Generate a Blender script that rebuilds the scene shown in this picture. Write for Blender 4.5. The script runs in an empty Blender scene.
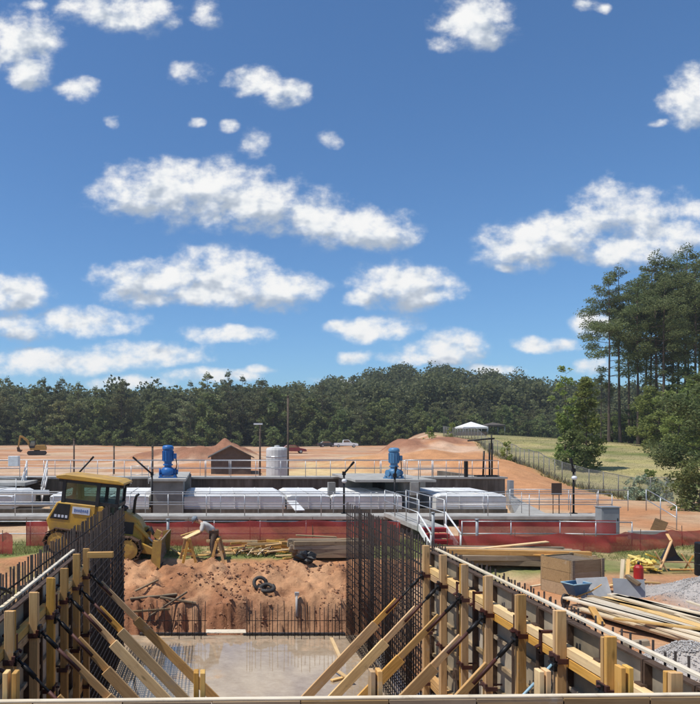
import bpy, math, random
import numpy as np
from mathutils import Vector, Matrix, Euler
random.seed(7); rng = np.random.default_rng(7)
scene = bpy.context.scene
C = scene.collection
R = math.radians

# ------------------------------------------------------------------ camera
CAMZ, F, PX0, PY0 = 4.1, 690.0, 211.0, 440.0
cam = bpy.data.cameras.new("camera")
cam.sensor_fit = 'HORIZONTAL'; cam.sensor_width = 36.0
cam.lens = F / 700 * 36
cam.shift_x = (350 - PX0) / 700; cam.shift_y = (PY0 - 352) / 700
cam.clip_start = 0.1; cam.clip_end = 6000
camo = bpy.data.objects.new("camera", cam); C.objects.link(camo)
camo.location = (0, 0, CAMZ); camo.rotation_euler = (R(90), 0, 0)
scene.camera = camo

# ------------------------------------------------------------------ light
SUN_EL, SUN_AZ = R(63), math.atan2(-1.0, -0.27)      # azimuth measured from +Y towards +X
SUN_DIR = Vector((math.sin(SUN_AZ)*math.cos(SUN_EL), math.cos(SUN_AZ)*math.cos(SUN_EL), math.sin(SUN_EL)))
sl = bpy.data.lights.new("sun", 'SUN'); sl.energy = 4.2; sl.angle = R(0.53); sl.color = (1.0, 0.955, 0.88)
so = bpy.data.objects.new("sun", sl); C.objects.link(so)
so.rotation_euler = SUN_DIR.to_track_quat('Z', 'Y').to_euler()

scene.view_settings.view_transform = 'Standard'; scene.view_settings.look = 'None'
scene.view_settings.exposure = 0.12; scene.view_settings.gamma = 1.0
scene.view_settings.use_curve_mapping = False
scene.render.engine = 'CYCLES'
scene.cycles.use_denoising = True
scene.cycles.max_bounces = 8; scene.cycles.transparent_max_bounces = 24
scene.cycles.diffuse_bounces = 3
scene.cycles.volume_bounces = 0
HAZE = 0.0003

class NT:
    """small helper round a node tree"""
    def __init__(s, tree): s.t = tree; s.n = tree.nodes; s.l = tree.links
    def new(s, typ, **kw):
        n = s.n.new(typ)
        for k, v in kw.items():
            if k.startswith('i_'): n.inputs[k[2:].replace('_', ' ')].default_value = v
            else: setattr(n, k, v)
        return n
    def set(s, sock, v):
        if isinstance(v, bpy.types.NodeSocket): s.l.new(v, sock)
        else: sock.default_value = v
    def m(s, op, a, b=0.0, c=None, clamp=False):
        n = s.n.new('ShaderNodeMath'); n.operation = op; n.use_clamp = clamp
        s.set(n.inputs[0], a); s.set(n.inputs[1], b)
        if c is not None: s.set(n.inputs[2], c)
        return n.outputs[0]
    def vm(s, op, a, b=(0, 0, 0), c=None):
        n = s.n.new('ShaderNodeVectorMath'); n.operation = op
        s.set(n.inputs[0], a); s.set(n.inputs[1], b)
        if c is not None: s.set(n.inputs[2], c)
        return n.outputs['Value'] if op in ('DOT_PRODUCT', 'LENGTH') else n.outputs[0]
    def noise(s, vec, scale, detail=4, rough=0.55, dist=0.0):
        n = s.n.new('ShaderNodeTexNoise'); s.set(n.inputs['Vector'], vec)
        n.inputs['Scale'].default_value = scale; n.inputs['Detail'].default_value = detail
        n.inputs['Roughness'].default_value = rough; n.inputs['Distortion'].default_value = dist
        return n.outputs['Fac']
    def ramp(s, fac, stops, interp='LINEAR'):
        n = s.n.new('ShaderNodeValToRGB'); n.color_ramp.interpolation = interp
        e = n.color_ramp.elements
        while len(e) < len(stops): e.new(0.5)
        for i, (p, c) in enumerate(stops):
            e[i].position = p; e[i].color = (*c, 1) if len(c) == 3 else c
        s.set(n.inputs[0], fac); return n.outputs[0]
    def mix(s, fac, a, b, blend='MIX'):
        n = s.n.new('ShaderNodeMix'); n.data_type = 'RGBA'; n.blend_type = blend
        s.set(n.inputs[0], fac)
        for i, v in ((6, a), (7, b)):
            if not isinstance(v, bpy.types.NodeSocket) and len(v) == 3: v = (*v, 1)
            s.set(n.inputs[i], v)
        return n.outputs[2]
    def maprange(s, v, a, b, c=0.0, d=1.0, smooth=True):
        n = s.n.new('ShaderNodeMapRange'); n.interpolation_type = 'SMOOTHSTEP' if smooth else 'LINEAR'
        for i, q in enumerate((v, a, b, c, d)): s.set(n.inputs[i], q)
        return n.outputs[0]

# clouds: (x, y, half width, half height, faintness), given on the plane one unit north of the viewer
CL = [(165,190,66,28,0),(215,196,70,34,0),(258,206,46,30,0),(318,216,34,26,0),(362,228,48,22,0),(120,190,24,16,.1),
 (155,279,54,20,0),(210,276,62,28,0),(262,288,62,22,0),(200,294,90,14,0),
 (255,84,24,15,0),(284,94,22,16,.05),(190,74,26,13,.4),(78,90,20,15,.25),(24,44,34,34,.05),(30,70,24,22,.1),(105,8,46,22,.1),(145,16,34,20,.15),(34,4,14,9,.3),
 (115,122,10,8,.4),(190,122,11,7,.4),(227,127,12,7,.4),(254,143,16,15,.25),(328,140,15,13,.55),(208,14,18,20,.5),
 (478,22,36,29,0),(446,42,20,12,.5),(590,5,16,8,.4),(604,8,10,7,.4),
 (691,98,26,30,0),(658,122,10,5,.45),
 (528,246,48,24,.05),(560,236,40,26,.05),(610,215,44,34,.2),(648,214,44,30,.25),(668,238,50,22,.15),(694,214,22,12,.3),(620,254,58,18,.1),(505,267,11,6,.35),
 (404,286,48,26,0),(420,297,38,16,0),(357,296,16,9,.15),
 (376,328,42,14,.05),(340,325,16,8,.3),(357,357,20,8,.15),
 (448,350,40,17,0),(430,360,46,9,.1),(488,372,30,6,.2),
 (547,343,32,10,.15),(592,322,26,14,.1),(590,366,20,10,.1),
 (10,292,40,20,.05),(20,326,44,18,.1),(85,322,58,15,.1),(150,353,62,13,.1),(40,364,64,14,.1),(110,362,50,12,.1),(226,334,42,9,.1),(215,376,46,9,.1),(130,384,40,8,.1),(262,370,18,6,.2),(360,384,50,6,.2)]
w = bpy.data.worlds.new("World"); scene.world = w; w.use_nodes = True
wt = NT(w.node_tree); wt.n.clear()
tc = wt.n.new('ShaderNodeTexCoord'); D = tc.outputs['Generated']
sx = wt.n.new('ShaderNodeSeparateXYZ'); wt.l.new(D, sx.inputs[0])
dx, dy, dz = sx.outputs
sky = wt.n.new('ShaderNodeTexSky'); sky.sky_type = 'NISHITA'; sky.sun_disc = False
sky.sun_elevation = SUN_EL; sky.sun_rotation = SUN_AZ
sky.air_density = 1.0; sky.dust_density = 0.35; sky.ozone_density = 2.6; sky.altitude = 200
SKYC = wt.mix(1.0, sky.outputs[0], (.565, .825, 1.04), 'MULTIPLY')
SKY_STRENGTH, CLOUD_STRENGTH = 0.116, 0.88
def over_sky(alpha, ccol):
    """clouds of the given cover and colour over the clear sky"""
    bgs = wt.new('ShaderNodeBackground'); bgs.inputs[1].default_value = SKY_STRENGTH; wt.l.new(SKYC, bgs.inputs[0])
    bgc = wt.new('ShaderNodeBackground'); bgc.inputs[1].default_value = CLOUD_STRENGTH; wt.set(bgc.inputs[0], ccol)
    mx = wt.n.new('ShaderNodeMixShader'); wt.l.new(alpha, mx.inputs[0]); wt.l.new(bgs.outputs[0], mx.inputs[1]); wt.l.new(bgc.outputs[0], mx.inputs[2])
    return mx.outputs[0]
dyc = wt.m('MAXIMUM', dy, 0.02)
U = wt.m('DIVIDE', dx, dyc); V = wt.m('DIVIDE', dz, dyc)
cx_ = wt.n.new('ShaderNodeCombineXYZ'); wt.l.new(U, cx_.inputs[0]); wt.l.new(V, cx_.inputs[1]); UV = cx_.outputs[0]
UVs = wt.vm('MULTIPLY', UV, (1, 1.35, 1))
nA = wt.n.new('ShaderNodeTexNoise'); nA.inputs['Scale'].default_value = 9; nA.inputs['Detail'].default_value = 4; wt.l.new(UVs, nA.inputs['Vector'])
warp = wt.vm('MULTIPLY', wt.vm('SUBTRACT', nA.outputs['Color'], (.5, .5, .5)), (.050, .030, 0))
P = wt.vm('ADD', UV, warp)
n1 = wt.noise(UVs, 25, 7, 0.58); n2 = wt.noise(wt.vm('ADD', UVs, (-.009, .016, 0)), 19, 3, 0.55); n4 = wt.noise(UVs, 19, 3, 0.55)
n3 = wt.noise(UVs, 5, 2, 0.5)
nz_ = wt.m('ADD', wt.m('MULTIPLY', wt.m('SUBTRACT', n1, 0.5), 3.4), wt.m('MULTIPLY', wt.m('SUBTRACT', n3, .5), .3))
puff = wt.m('ADD', wt.m('ADD', wt.m('MULTIPLY', wt.m('SUBTRACT', n4, n2), 2.0), wt.m('MULTIPLY', wt.m('SUBTRACT', n1, n4), .5)), wt.m('MULTIPLY', wt.m('SUBTRACT', n3, .5), .5))
hz = wt.maprange(dz, 0.0, 0.03)
def sector(blobs):
    fs = []
    for off in ((0, 0, 0), (-0.008, 0.020, 0)):
        q0 = P if off == (0, 0, 0) else wt.vm('ADD', P, off)
        acc = None
        for (cx, cy, rx, ry, fa) in (blobs if off == (0, 0, 0) else [b for b in blobs if b[3] > 15]):
            u, v, a, b = (cx-PX0)/F, (PY0-cy)/F, rx*1.05/F, ry*1.0/F
            q = wt.vm('MULTIPLY_ADD', q0, (1/a, 1/b, 0), (-u/a, -v/b, math.sqrt(fa*1.35)))
            d = wt.vm('DOT_PRODUCT', q, q)
            acc = d if acc is None else wt.m('SMOOTH_MIN', acc, d, 0.25)
        fs.append(wt.m('SUBTRACT', 1.0, acc))
    dens = wt.m('ADD', fs[0], nz_)
    alpha = wt.m('MULTIPLY', wt.m('POWER', wt.maprange(dens, -.62, .98), 1.45), hz)
    sh = wt.m('ADD', wt.m('MULTIPLY', wt.m('MINIMUM', wt.m('SUBTRACT', fs[0], fs[1]), .35), .75), puff)
    sh = wt.m('ADD', sh, wt.m('MULTIPLY', fs[0], -.14))
    shade = wt.maprange(sh, -0.52, 0.30)
    return over_sky(alpha, wt.ramp(shade, [(0, (.45, .52, .62)), (.42, (.70, .75, .82)), (.75, (.93, .95, .96)), (1, (1.0, 1.0, .99))]))
framed = sector(CL)
# the same broken cumulus carries on outside the part of the sky in view
infr = wt.m('MULTIPLY', wt.m('MULTIPLY', wt.maprange(U, -.48, -.36), wt.maprange(U, .9, .76)), wt.m('MULTIPLY', wt.maprange(V, .82, .68), wt.maprange(dy, .1, .2)))
cz = wt.n.new('ShaderNodeCombineXYZ'); zc = wt.m('MAXIMUM', wt.m('ADD', dz, .08), .08)
for i in range(3): wt.l.new(zc, cz.inputs[i])
ng = wt.noise(wt.vm('DIVIDE', D, cz.outputs[0]), 2.2, 6, .6)
generic = over_sky(wt.m('MULTIPLY', wt.maprange(ng, .55, .68), hz), (.86, .89, .93, 1))
mx = wt.n.new('ShaderNodeMixShader'); wt.l.new(infr, mx.inputs[0]); wt.l.new(generic, mx.inputs[1]); wt.l.new(framed, mx.inputs[2])
wo = wt.n.new('ShaderNodeOutputWorld'); wt.l.new(mx.outputs[0], wo.inputs[0])
w.cycles.sampling_method = 'MANUAL'; w.cycles.sample_map_resolution = 512

# ------------------------------------------------------------------ materials
M = {}
def newmat(name):
    m = bpy.data.materials.new(name); m.use_nodes = True
    t = NT(m.node_tree); b = t.n['Principled BSDF']; M[name] = m
    return m, t, b
def bump(t, b, h, strength=.4, dist=.01):
    n = t.n.new('ShaderNodeBump'); n.inputs['Strength'].default_value = strength; n.inputs['Distance'].default_value = dist
    t.set(n.inputs['Height'], h); t.l.new(n.outputs[0], b.inputs['Normal'])
def simple(name, c1, c2=None, scale=3.0, rough=.7, metal=0.0, bmp=0.0, stretch=(1, 1, 1), rnd=0.0, spec=.4, bscale=None, coords='Object', dist=.01):
    m, t, b = newmat(name)
    tc = t.n.new('ShaderNodeTexCoord'); v = t.vm('MULTIPLY', tc.outputs[coords], stretch)
    oi = t.n.new('ShaderNodeObjectInfo')
    v = t.vm('ADD', v, t.vm('MULTIPLY', oi.outputs['Location'], (.37, .53, .71)))
    c2 = c2 or tuple(x*.7 for x in c1)
    n = t.noise(v, scale, 6, .62)
    col = t.ramp(n, [(.32, c2), (.68, c1)])
    if rnd:
        hs = t.n.new('ShaderNodeHueSaturation')
        t.l.new(col, hs.inputs['Color']); t.l.new(t.maprange(oi.outputs['Random'], 0, 1, 1-rnd, 1+rnd, False), hs.inputs['Value'])
        t.l.new(t.maprange(oi.outputs['Random'], 0, 1, 1+rnd*.5, 1-rnd*.6, False), hs.inputs['Saturation'])
        col = hs.outputs[0]
    t.l.new(col, b.inputs['Base Color'])
    b.inputs['Roughness'].default_value = rough; b.inputs['Metallic'].default_value = metal
    b.inputs['Specular IOR Level'].default_value = spec
    if bmp: bump(t, b, t.noise(v, bscale or scale*3, 5, .6), bmp, dist)
    return m
# sawn lumber: grain runs along the local X axis
def wood(name, light, dark, rnd=.24, rough=.75):
    m, t, b = newmat(name)
    tc = t.n.new('ShaderNodeTexCoord'); oi = t.n.new('ShaderNodeObjectInfo')
    v = t.vm('ADD', tc.outputs['Object'], t.vm('MULTIPLY', oi.outputs['Location'], (1.37, 2.53, 1.71)))
    g1 = t.noise(t.vm('MULTIPLY', v, (1.2, 22, 22)), 2.0, 5, .6, .6)
    g2 = t.noise(v, 1.7, 4, .6)
    kn = t.n.new('ShaderNodeTexVoronoi'); t.l.new(t.vm('MULTIPLY', v, (2.2, 7, 7)), kn.inputs['Vector']); kn.inputs['Scale'].default_value = 1.0
    col = t.ramp(t.m('ADD', t.m('MULTIPLY', g1, .7), t.m('MULTIPLY', g2, .35)), [(.36, dark), (.66, light)])
    col = t.mix(t.maprange(kn.outputs['Distance'], .16, .04, 0, .7), col, tuple(x*.32 for x in dark))
    col = t.mix(t.maprange(t.noise(v, 6, 5, .7), .56, .75, 0, .45), col, (.20, .13, .075))
    col = t.mix(t.maprange(t.noise(v, 3.1, 6, .75), .57, .70, 0, .38), col, (.46, .43, .38))
    hs = t.n.new('ShaderNodeHueSaturation'); t.l.new(col, hs.inputs['Color'])
    t.l.new(t.maprange(oi.outputs['Random'], 0, 1, 1-rnd, 1+rnd, False), hs.inputs['Value'])
    r2 = t.m('FRACT', t.m('MULTIPLY', oi.outputs['Random'], 7.3))
    t.l.new(t.maprange(r2, 0, 1, .85, 1.18, False), hs.inputs['Saturation'])
    t.l.new(hs.outputs[0], b.inputs['Base Color']); b.inputs['Roughness'].default_value = rough
    b.inputs['Specular IOR Level'].default_value = .25
    bump(t, b, g1, .25, .004)
    return m
wood('pine', (.68, .41, .165), (.46, .25, .09))
wood('pine_bright', (.74, .50, .21), (.56, .34, .125))
wood('pine_old', (.36, .27, .17), (.20, .145, .09))
wood('pine_dark', (.24, .17, .10), (.10, .07, .045))
wood('strip_white', (.74, .65, .50), (.58, .48, .33), rnd=.06)
wood('pine_white', (.68, .57, .41), (.50, .40, .26), rnd=.12)
wood('plywood_tan', (.40, .285, .165), (.26, .175, .095), rnd=.15)
simple('ply_face', (.50, .41, .285), (.25, .21, .155), 2.2, .65, bmp=.15, rnd=.35)
simple('ply_white', (.62, .62, .60), (.45, .45, .43), 3, .6)
simple('rust_steel', (.13, .08, .052), (.055, .036, .027), 9, .75, .3, bmp=.2)
simple('rib_steel', (.50, .38, .23), (.22, .155, .09), 7, .7, .2, bmp=.2, rnd=.3)
simple('rebar', (.045, .030, .025), (.018, .014, .013), 14, .8, .3, bmp=.2, rnd=.3)
simple('black_steel', (.03, .028, .028), (.014, .013, .013), 8, .5, .6)
simple('red_oxide', (.10, .03, .022), (.045, .018, .014), 8, .6, .3, rnd=.3)
simple('blue_pipe', (.34, .52, .60), (.22, .36, .44), 5, .45)
simple('galv', (.50, .51, .52), (.36, .37, .38), 6, .45, .6, rnd=.1)
simple('white_paint', (.78, .78, .76), (.60, .59, .56), 4, .5, rnd=.05)
simple('cover_white', (.80, .81, .81), (.60, .59, .55), .9, .5, bmp=.15, rnd=.08)
simple('concrete', (.25, .24, .215), (.15, .142, .125), 1.1, .85, bmp=.3, bscale=9)
simple('concrete_light', (.43, .415, .38), (.28, .265, .235), 1.6, .85, bmp=.25, bscale=9)
def stained():
    m, t, b = newmat('concrete_stained')
    tc = t.n.new('ShaderNodeTexCoord'); v = tc.outputs['Object']
    st = t.noise(t.vm('MULTIPLY', v, (1.4, 1.4, .16)), 2.4, 6, .7)
    n = t.noise(v, .6, 4, .6)
    col = t.ramp(t.m('ADD', t.m('MULTIPLY', st, .65), t.m('MULTIPLY', n, .4)), [(.36, (.045, .037, .028)), (.52, (.105, .09, .068)), (.72, (.21, .19, .155))])
    t.l.new(col, b.inputs['Base Color']); b.inputs['Roughness'].default_value = .9
    bump(t, b, t.noise(v, 7, 5, .6), .3, .02)
stained()
simple('dark_water', (.02, .022, .02), (.01, .012, .012), 2, .15)
simple('dozer_yellow', (.62, .36, .035), (.36, .205, .06), 1.6, .5, rnd=0, bmp=.08)
simple('dirty_yellow', (.50, .31, .06), (.33, .18, .06), 5, .6, bmp=.2)
simple('dozer_black', (.022, .022, .024), (.014, .014, .014), 4, .45)
simple('track_steel', (.15, .085, .05), (.06, .04, .03), 8, .8, .3, bmp=.3)
simple('blade_steel', (.36, .27, .19), (.20, .13, .08), 5, .55, .4, bmp=.2)
simple('rubber', (.06, .052, .046), (.022, .02, .019), 6, .65, bmp=.1)
simple('pump_blue', (.025, .15, .42), (.018, .10, .30), 5, .42)
simple('pump_blue_pale', (.10, .25, .42), (.07, .18, .32), 5, .42)
simple('cabinet_grey', (.33, .35, .36), (.26, .27, .28), 3, .5, .2)
simple('sign_brown', (.09, .05, .035), (.06, .035, .025), 5, .6)
simple('shed_wall', (.16, .115, .085), (.11, .08, .06), 3, .85, bmp=.2)
simple('shed_roof', (.12, .10, .085), (.075, .065, .055), 4, .9, bmp=.3)
simple('tank_white', (.66, .66, .64), (.50, .49, .46), 2, .55)
simple('stair_red', (.42, .035, .035), (.30, .03, .03), 6, .55)
simple('car_white', (.75, .76, .77), (.70, .71, .72), 2, .3)
simple('car_dark', (.05, .055, .065), (.04, .045, .05), 2, .3)
simple('car_red', (.20, .03, .04), (.16, .03, .03), 2, .3)
simple('tent_white', (.82, .82, .80), (.70, .70, .68), 2, .7)
simple('red_can', (.42, .02, .02), (.30, .015, .015), 5, .35)
simple('yellow_scrap', (.80, .62, .15), (.66, .46, .10), 6, .6, rnd=.15)
simple('tarp_black', (.018, .018, .02), (.01, .01, .01), 6, .5, bmp=.3)
simple('barrow_blue', (.04, .13, .26), (.03, .09, .19), 5, .45)
simple('bark', (.13, .095, .07), (.055, .04, .03), 6, .9, bmp=.6, stretch=(1, 1, .3))
simple('gravel', (.46, .44, .42), (.24, .225, .21), 6, .9, bmp=.8, bscale=26, dist=.05)
simple('stone', (.50, .48, .46), (.34, .32, .30), 3, .9, rnd=0)
simple('clod', (.38, .20, .11), (.23, .11, .06), 4, .95, bmp=.6, bscale=14)
simple('skin', (.36, .19, .12), (.33, .17, .11), 5, .6)
simple('shirt', (.60, .57, .52), (.46, .43, .39), 6, .9)
simple('trousers', (.17, .12, .085), (.10, .075, .055), 6, .9)
simple('cap_grey', (.20, .23, .26), (.16, .18, .2), 6, .8)
simple('boot', (.10, .06, .035), (.06, .04, .025), 6, .8)
simple('lamp_white', (.75, .76, .78), (.66, .67, .68), 3, .4)
simple('cord_black', (.02, .02, .02), (.012, .012, .012), 3, .6)
simple('label_white', (.66, .70, .76), (.58, .62, .7), 3, .5)
simple('label_blue', (.12, .20, .42), (.10, .17, .36), 3, .5)
simple('ink', (.05, .048, .045), (.04, .04, .04), 5, .8)
def glass(name, col, alpha_mix):
    m, t, b = newmat(name)
    tr = t.n.new('ShaderNodeBsdfTransparent'); tr.inputs[0].default_value = (*col, 1)
    gl = t.n.new('ShaderNodeBsdfGlossy'); gl.inputs['Roughness'].default_value = .05; gl.inputs[0].default_value = (.8, .85, .9, 1)
    mx = t.n.new('ShaderNodeMixShader'); mx.inputs[0].default_value = alpha_mix
    t.l.new(tr.outputs[0], mx.inputs[1]); t.l.new(gl.outputs[0], mx.inputs[2])
    t.l.new(mx.outputs[0], t.n['Material Output'].inputs[0])
glass('cab_glass', (.62, .74, .70), .22)
glass('car_glass', (.05, .06, .07), .3)
def mesh_fabric(name, col, open_, scale, trans=True):
    m, t, b = newmat(name)
    tc = t.n.new('ShaderNodeTexCoord'); v = tc.outputs['Object']
    n = t.noise(v, 2.2, 5, .6)
    t.l.new(t.ramp(n, [(.3, tuple(x*.86 for x in col)), (.7, col)]), b.inputs['Base Color']); b.inputs['Roughness'].default_value = .8
    tl = t.n.new('ShaderNodeBsdfTranslucent'); tl.inputs[0].default_value = (*col, 1)
    m1 = t.n.new('ShaderNodeMixShader'); m1.inputs[0].default_value = .4 if trans else 0
    t.l.new(b.outputs[0], m1.inputs[1]); t.l.new(tl.outputs[0], m1.inputs[2])
    tr = t.n.new('ShaderNodeBsdfTransparent'); m2 = t.n.new('ShaderNodeMixShader')
    t.l.new(t.maprange(t.noise(v, scale, 2, .5), .3, .7, open_-.08, open_+.08), m2.inputs[0])
    t.l.new(m1.outputs[0], m2.inputs[1]); t.l.new(tr.outputs[0], m2.inputs[2])
    t.l.new(m2.outputs[0], t.n['Material Output'].inputs[0])
mesh_fabric('barrier_red', (.56, .075, .065), .15, 40)
mesh_fabric('chain_link', (.20, .21, .20), .68, 14, False)
simple('fence_steel', (.20, .20, .195), (.13, .13, .125), 5, .6, .4)
def leafmat(name, c1, c2, c3, trans=.35, lo=.86, hi=1.22):
    m, t, b = newmat(name)
    gm = t.n.new('ShaderNodeNewGeometry'); oi = t.n.new('ShaderNodeObjectInfo')
    col = t.ramp(gm.outputs['Random Per Island'], [(0, c1), (.55, c2), (1, c3)])
    hs = t.n.new('ShaderNodeHueSaturation'); t.l.new(col, hs.inputs['Color'])
    t.l.new(t.maprange(oi.outputs['Random'], 0, 1, lo, hi, False), hs.inputs['Value'])
    t.l.new(t.maprange(t.m('FRACT', t.m('MULTIPLY', oi.outputs['Random'], 5.7)), 0, 1, .485, .515, False), hs.inputs['Hue'])
    t.l.new(hs.outputs[0], b.inputs['Base Color']); b.inputs['Roughness'].default_value = .6; b.inputs['Specular IOR Level'].default_value = .25
    tl = t.n.new('ShaderNodeBsdfTranslucent'); t.l.new(hs.outputs[0], tl.inputs[0])
    mx = t.n.new('ShaderNodeMixShader'); mx.inputs[0].default_value = trans
    t.l.new(b.outputs[0], mx.inputs[1]); t.l.new(tl.outputs[0], mx.inputs[2])
    t.l.new(mx.outputs[0], t.n['Material Output'].inputs[0])
leafmat('needles', (.088, .108, .052), (.16, .18, .085), (.25, .255, .125), .45, .6, 1.5)
leafmat('needles_near', (.08, .112, .045), (.145, .185, .072), (.23, .26, .11), .45)
leafmat('leaves', (0.103, 0.139, 0.046), (0.166, 0.200, 0.069), (0.248, 0.278, 0.103), .45)
leafmat('leaves_bright', (.125, .17, .042), (.21, .265, .068), (.33, .37, .12), .5)
leafmat('forest_green', (.105, .122, .052), (.18, .195, .082), (.27, .265, .115), .45, .65, 1.5)
leafmat('blue_brush', (0.203, 0.284, 0.203), (0.344, 0.425, 0.304), (0.486, 0.527, 0.324))
leafmat('grass_blade', (.13, .15, .04), (.24, .22, .08), (.34, .28, .13))

# ------------------------------------------------------------------ mesh helpers
def mesh_np(name, V, Q):
    V = np.asarray(V, dtype=np.float32).reshape(-1, 3); Q = np.asarray(Q, dtype=np.int32)
    k = Q.shape[1]
    me = bpy.data.meshes.new(name)
    me.vertices.add(len(V)); me.vertices.foreach_set('co', V.ravel())
    me.loops.add(Q.size); me.loops.foreach_set('vertex_index', Q.ravel())
    me.polygons.add(len(Q)); me.polygons.foreach_set('loop_start', np.arange(0, Q.size, k, dtype=np.int32))
    me.update(calc_edges=True); me.validate()
    return me
def wloc(p):
    l = Vector((0, 0, 0))
    while p is not None: l += p.location; p = p.parent
    return l
def link(name, me, mat, parent=None, loc=(0, 0, 0), rot=None, smooth=False, bevel=0):
    if mat is not None and not me.materials: me.materials.append(M[mat] if isinstance(mat, str) else mat)
    o = bpy.data.objects.new(name, me); C.objects.link(o)
    o.location = Vector(loc) - wloc(parent)
    if rot is not None: o.rotation_euler = rot
    if parent is not None: o.parent = parent
    if smooth:
        for p in me.polygons: p.use_smooth = True
    if bevel:
        b = o.modifiers.new('bevel', 'BEVEL'); b.width = bevel; b.segments = 1
    return o
def tag(o, label, cat, group=None, kind=None):
    if label: o['label'] = label
    if cat: o['category'] = cat
    if group: o['group'] = group
    if kind: o['kind'] = kind
    return o
def thing(name, label, cat, loc=(0, 0, 0), group=None):
    o = bpy.data.objects.new(name, None); C.objects.link(o); o.location = loc; o.empty_display_size = .2
    return tag(o, label, cat, group)
def struct(o): o['kind'] = 'structure'; return o
def copy_tree(o, parent=None):
    c = o.copy(); C.objects.link(c)
    if parent is not None: c.parent = parent
    for ch in o.children: copy_tree(ch, c)
    return c

class MB:
    def __init__(s): s.v = []; s.f = []
    def add(s, vs, fs):
        k = len(s.v); s.v += [tuple(p) for p in vs]; s.f += [tuple(i+k for i in f) for f in fs]; return s
    def box(s, c, d, rot=None):
        hx, hy, hz = d[0]/2, d[1]/2, d[2]/2
        vs = [Vector((x, y, z)) for x in (-hx, hx) for y in (-hy, hy) for z in (-hz, hz)]
        if rot is not None:
            m = Euler(rot).to_matrix() if not isinstance(rot, Matrix) else rot
            vs = [m @ p for p in vs]
        return s.add([p + Vector(c) for p in vs], [(0,1,3,2),(4,6,7,5),(0,4,5,1),(2,3,7,6),(0,2,6,4),(1,5,7,3)])
    def bx(s, x0, x1, y0, y1, z0, z1): return s.box(((x0+x1)/2, (y0+y1)/2, (z0+z1)/2), (x1-x0, y1-y0, z1-z0))
    def tube(s, pts, r, n=8, cap=True):
        pts = [Vector(p) for p in pts]; rs = r if isinstance(r, (list, tuple)) else [r]*len(pts)
        k = len(s.v); t0 = (pts[1]-pts[0]).normalized()
        a = t0.cross(Vector((0, 0, 1)));  a = a.normalized() if a.length > 1e-3 else Vector((1, 0, 0))
        for i, p in enumerate(pts):
            t = (pts[min(i+1, len(pts)-1)] - pts[max(i-1, 0)])
            t = t.normalized() if t.length > 1e-6 else t0
            a = (a - t*a.dot(t)); a = a.normalized() if a.length > 1e-4 else t.orthogonal().normalized()
            b = t.cross(a)
            for j in range(n):
                q = 2*math.pi*j/n; s.v.append(tuple(p + (a*math.cos(q) + b*math.sin(q))*rs[i]))
        for i in range(len(pts)-1):
            for j in range(n):
                s.f.append((k+i*n+j, k+i*n+(j+1) % n, k+(i+1)*n+(j+1) % n, k+(i+1)*n+j))
        if cap:
            s.f.append(tuple(k+j for j in reversed(range(n)))); s.f.append(tuple(k+(len(pts)-1)*n+j for j in range(n)))
        return s
    def lathe(s, prof, c=(0, 0, 0), n=16, axis='Z'):
        k = len(s.v); c = Vector(c)
        for (r, h) in prof:
            for j in range(n):
                q = 2*math.pi*j/n; x, y = r*math.cos(q), r*math.sin(q)
                p = {'Z': (x, y, h), 'X': (h, x, y), 'Y': (x, h, y)}[axis]
                s.v.append(tuple(c + Vector(p)))
        for i in range(len(prof)-1):
            for j in range(n): s.f.append((k+i*n+j, k+i*n+(j+1) % n, k+(i+1)*n+(j+1) % n, k+(i+1)*n+j))
        s.f.append(tuple(k+j for j in reversed(range(n)))); s.f.append(tuple(k+(len(prof)-1)*n+j for j in range(n)))
        return s
    def prism(s, poly, y0, y1):           # polygon in XZ, extruded along Y
        n = len(poly)
        return s.add([(x, y0, z) for x, z in poly] + [(x, y1, z) for x, z in poly],
            [tuple(range(n)), tuple(range(2*n-1, n-1, -1))] + [(i, i+n, (i+1) % n + n, (i+1) % n) for i in range(n)])
    def mesh(s, name):
        me = bpy.data.meshes.new(name); me.from_pydata(s.v, [], s.f); me.validate()
        import bmesh
        bm = bmesh.new(); bm.from_mesh(me); bmesh.ops.recalc_face_normals(bm, faces=bm.faces); bm.to_mesh(me); bm.free()
        return me
    def build(s, name, mat, parent=None, smooth=False, bevel=0, world=True):
        """verts in world coordinates when the parent is already placed"""
        l = wloc(parent) if (world and parent is not None) else Vector((0, 0, 0))
        if l.length: s.v = [(p[0]-l.x, p[1]-l.y, p[2]-l.z) for p in s.v]
        me = s.mesh(name); o = link(name, me, mat, None, smooth=smooth, bevel=bevel)
        if parent is not None: o.parent = parent
        return o
_boxes = {}
def boxmesh(L, w, h, mat, b=.0):
    key = (round(L, 2), round(w, 3), round(h, 3), mat)
    if key not in _boxes:
        me = MB().box((0, 0, 0), (key[0], w, h)).mesh('plank'); me.materials.append(M[mat]); _boxes[key] = me
    return _boxes[key]
def basis(p0, p1, roll=0.0):
    x = (Vector(p1)-Vector(p0)).normalized(); up = Vector((0, 0, 1))
    if abs(x.z) > .95: up = Vector((0, 1, 0))
    y = up.cross(x).normalized(); z = x.cross(y)
    m = Matrix((x, y, z)).transposed()
    return m @ Matrix.Rotation(roll, 3, 'X')
def plank(name, p0, p1, w, h, mat, parent=None, roll=0.0, bevel=.004):
    """a board from p0 to p1; w across (horizontal), h up; grain along its length"""
    L = (Vector(p1)-Vector(p0)).length
    o = link(name, boxmesh(L, w, h, mat), None, parent, (Vector(p0)+Vector(p1))/2, basis(p0, p1, roll).to_euler())
    if bevel:
        b = o.modifiers.new('bevel', 'BEVEL'); b.width = bevel; b.segments = 1
    return o
_cyl = {}
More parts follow.
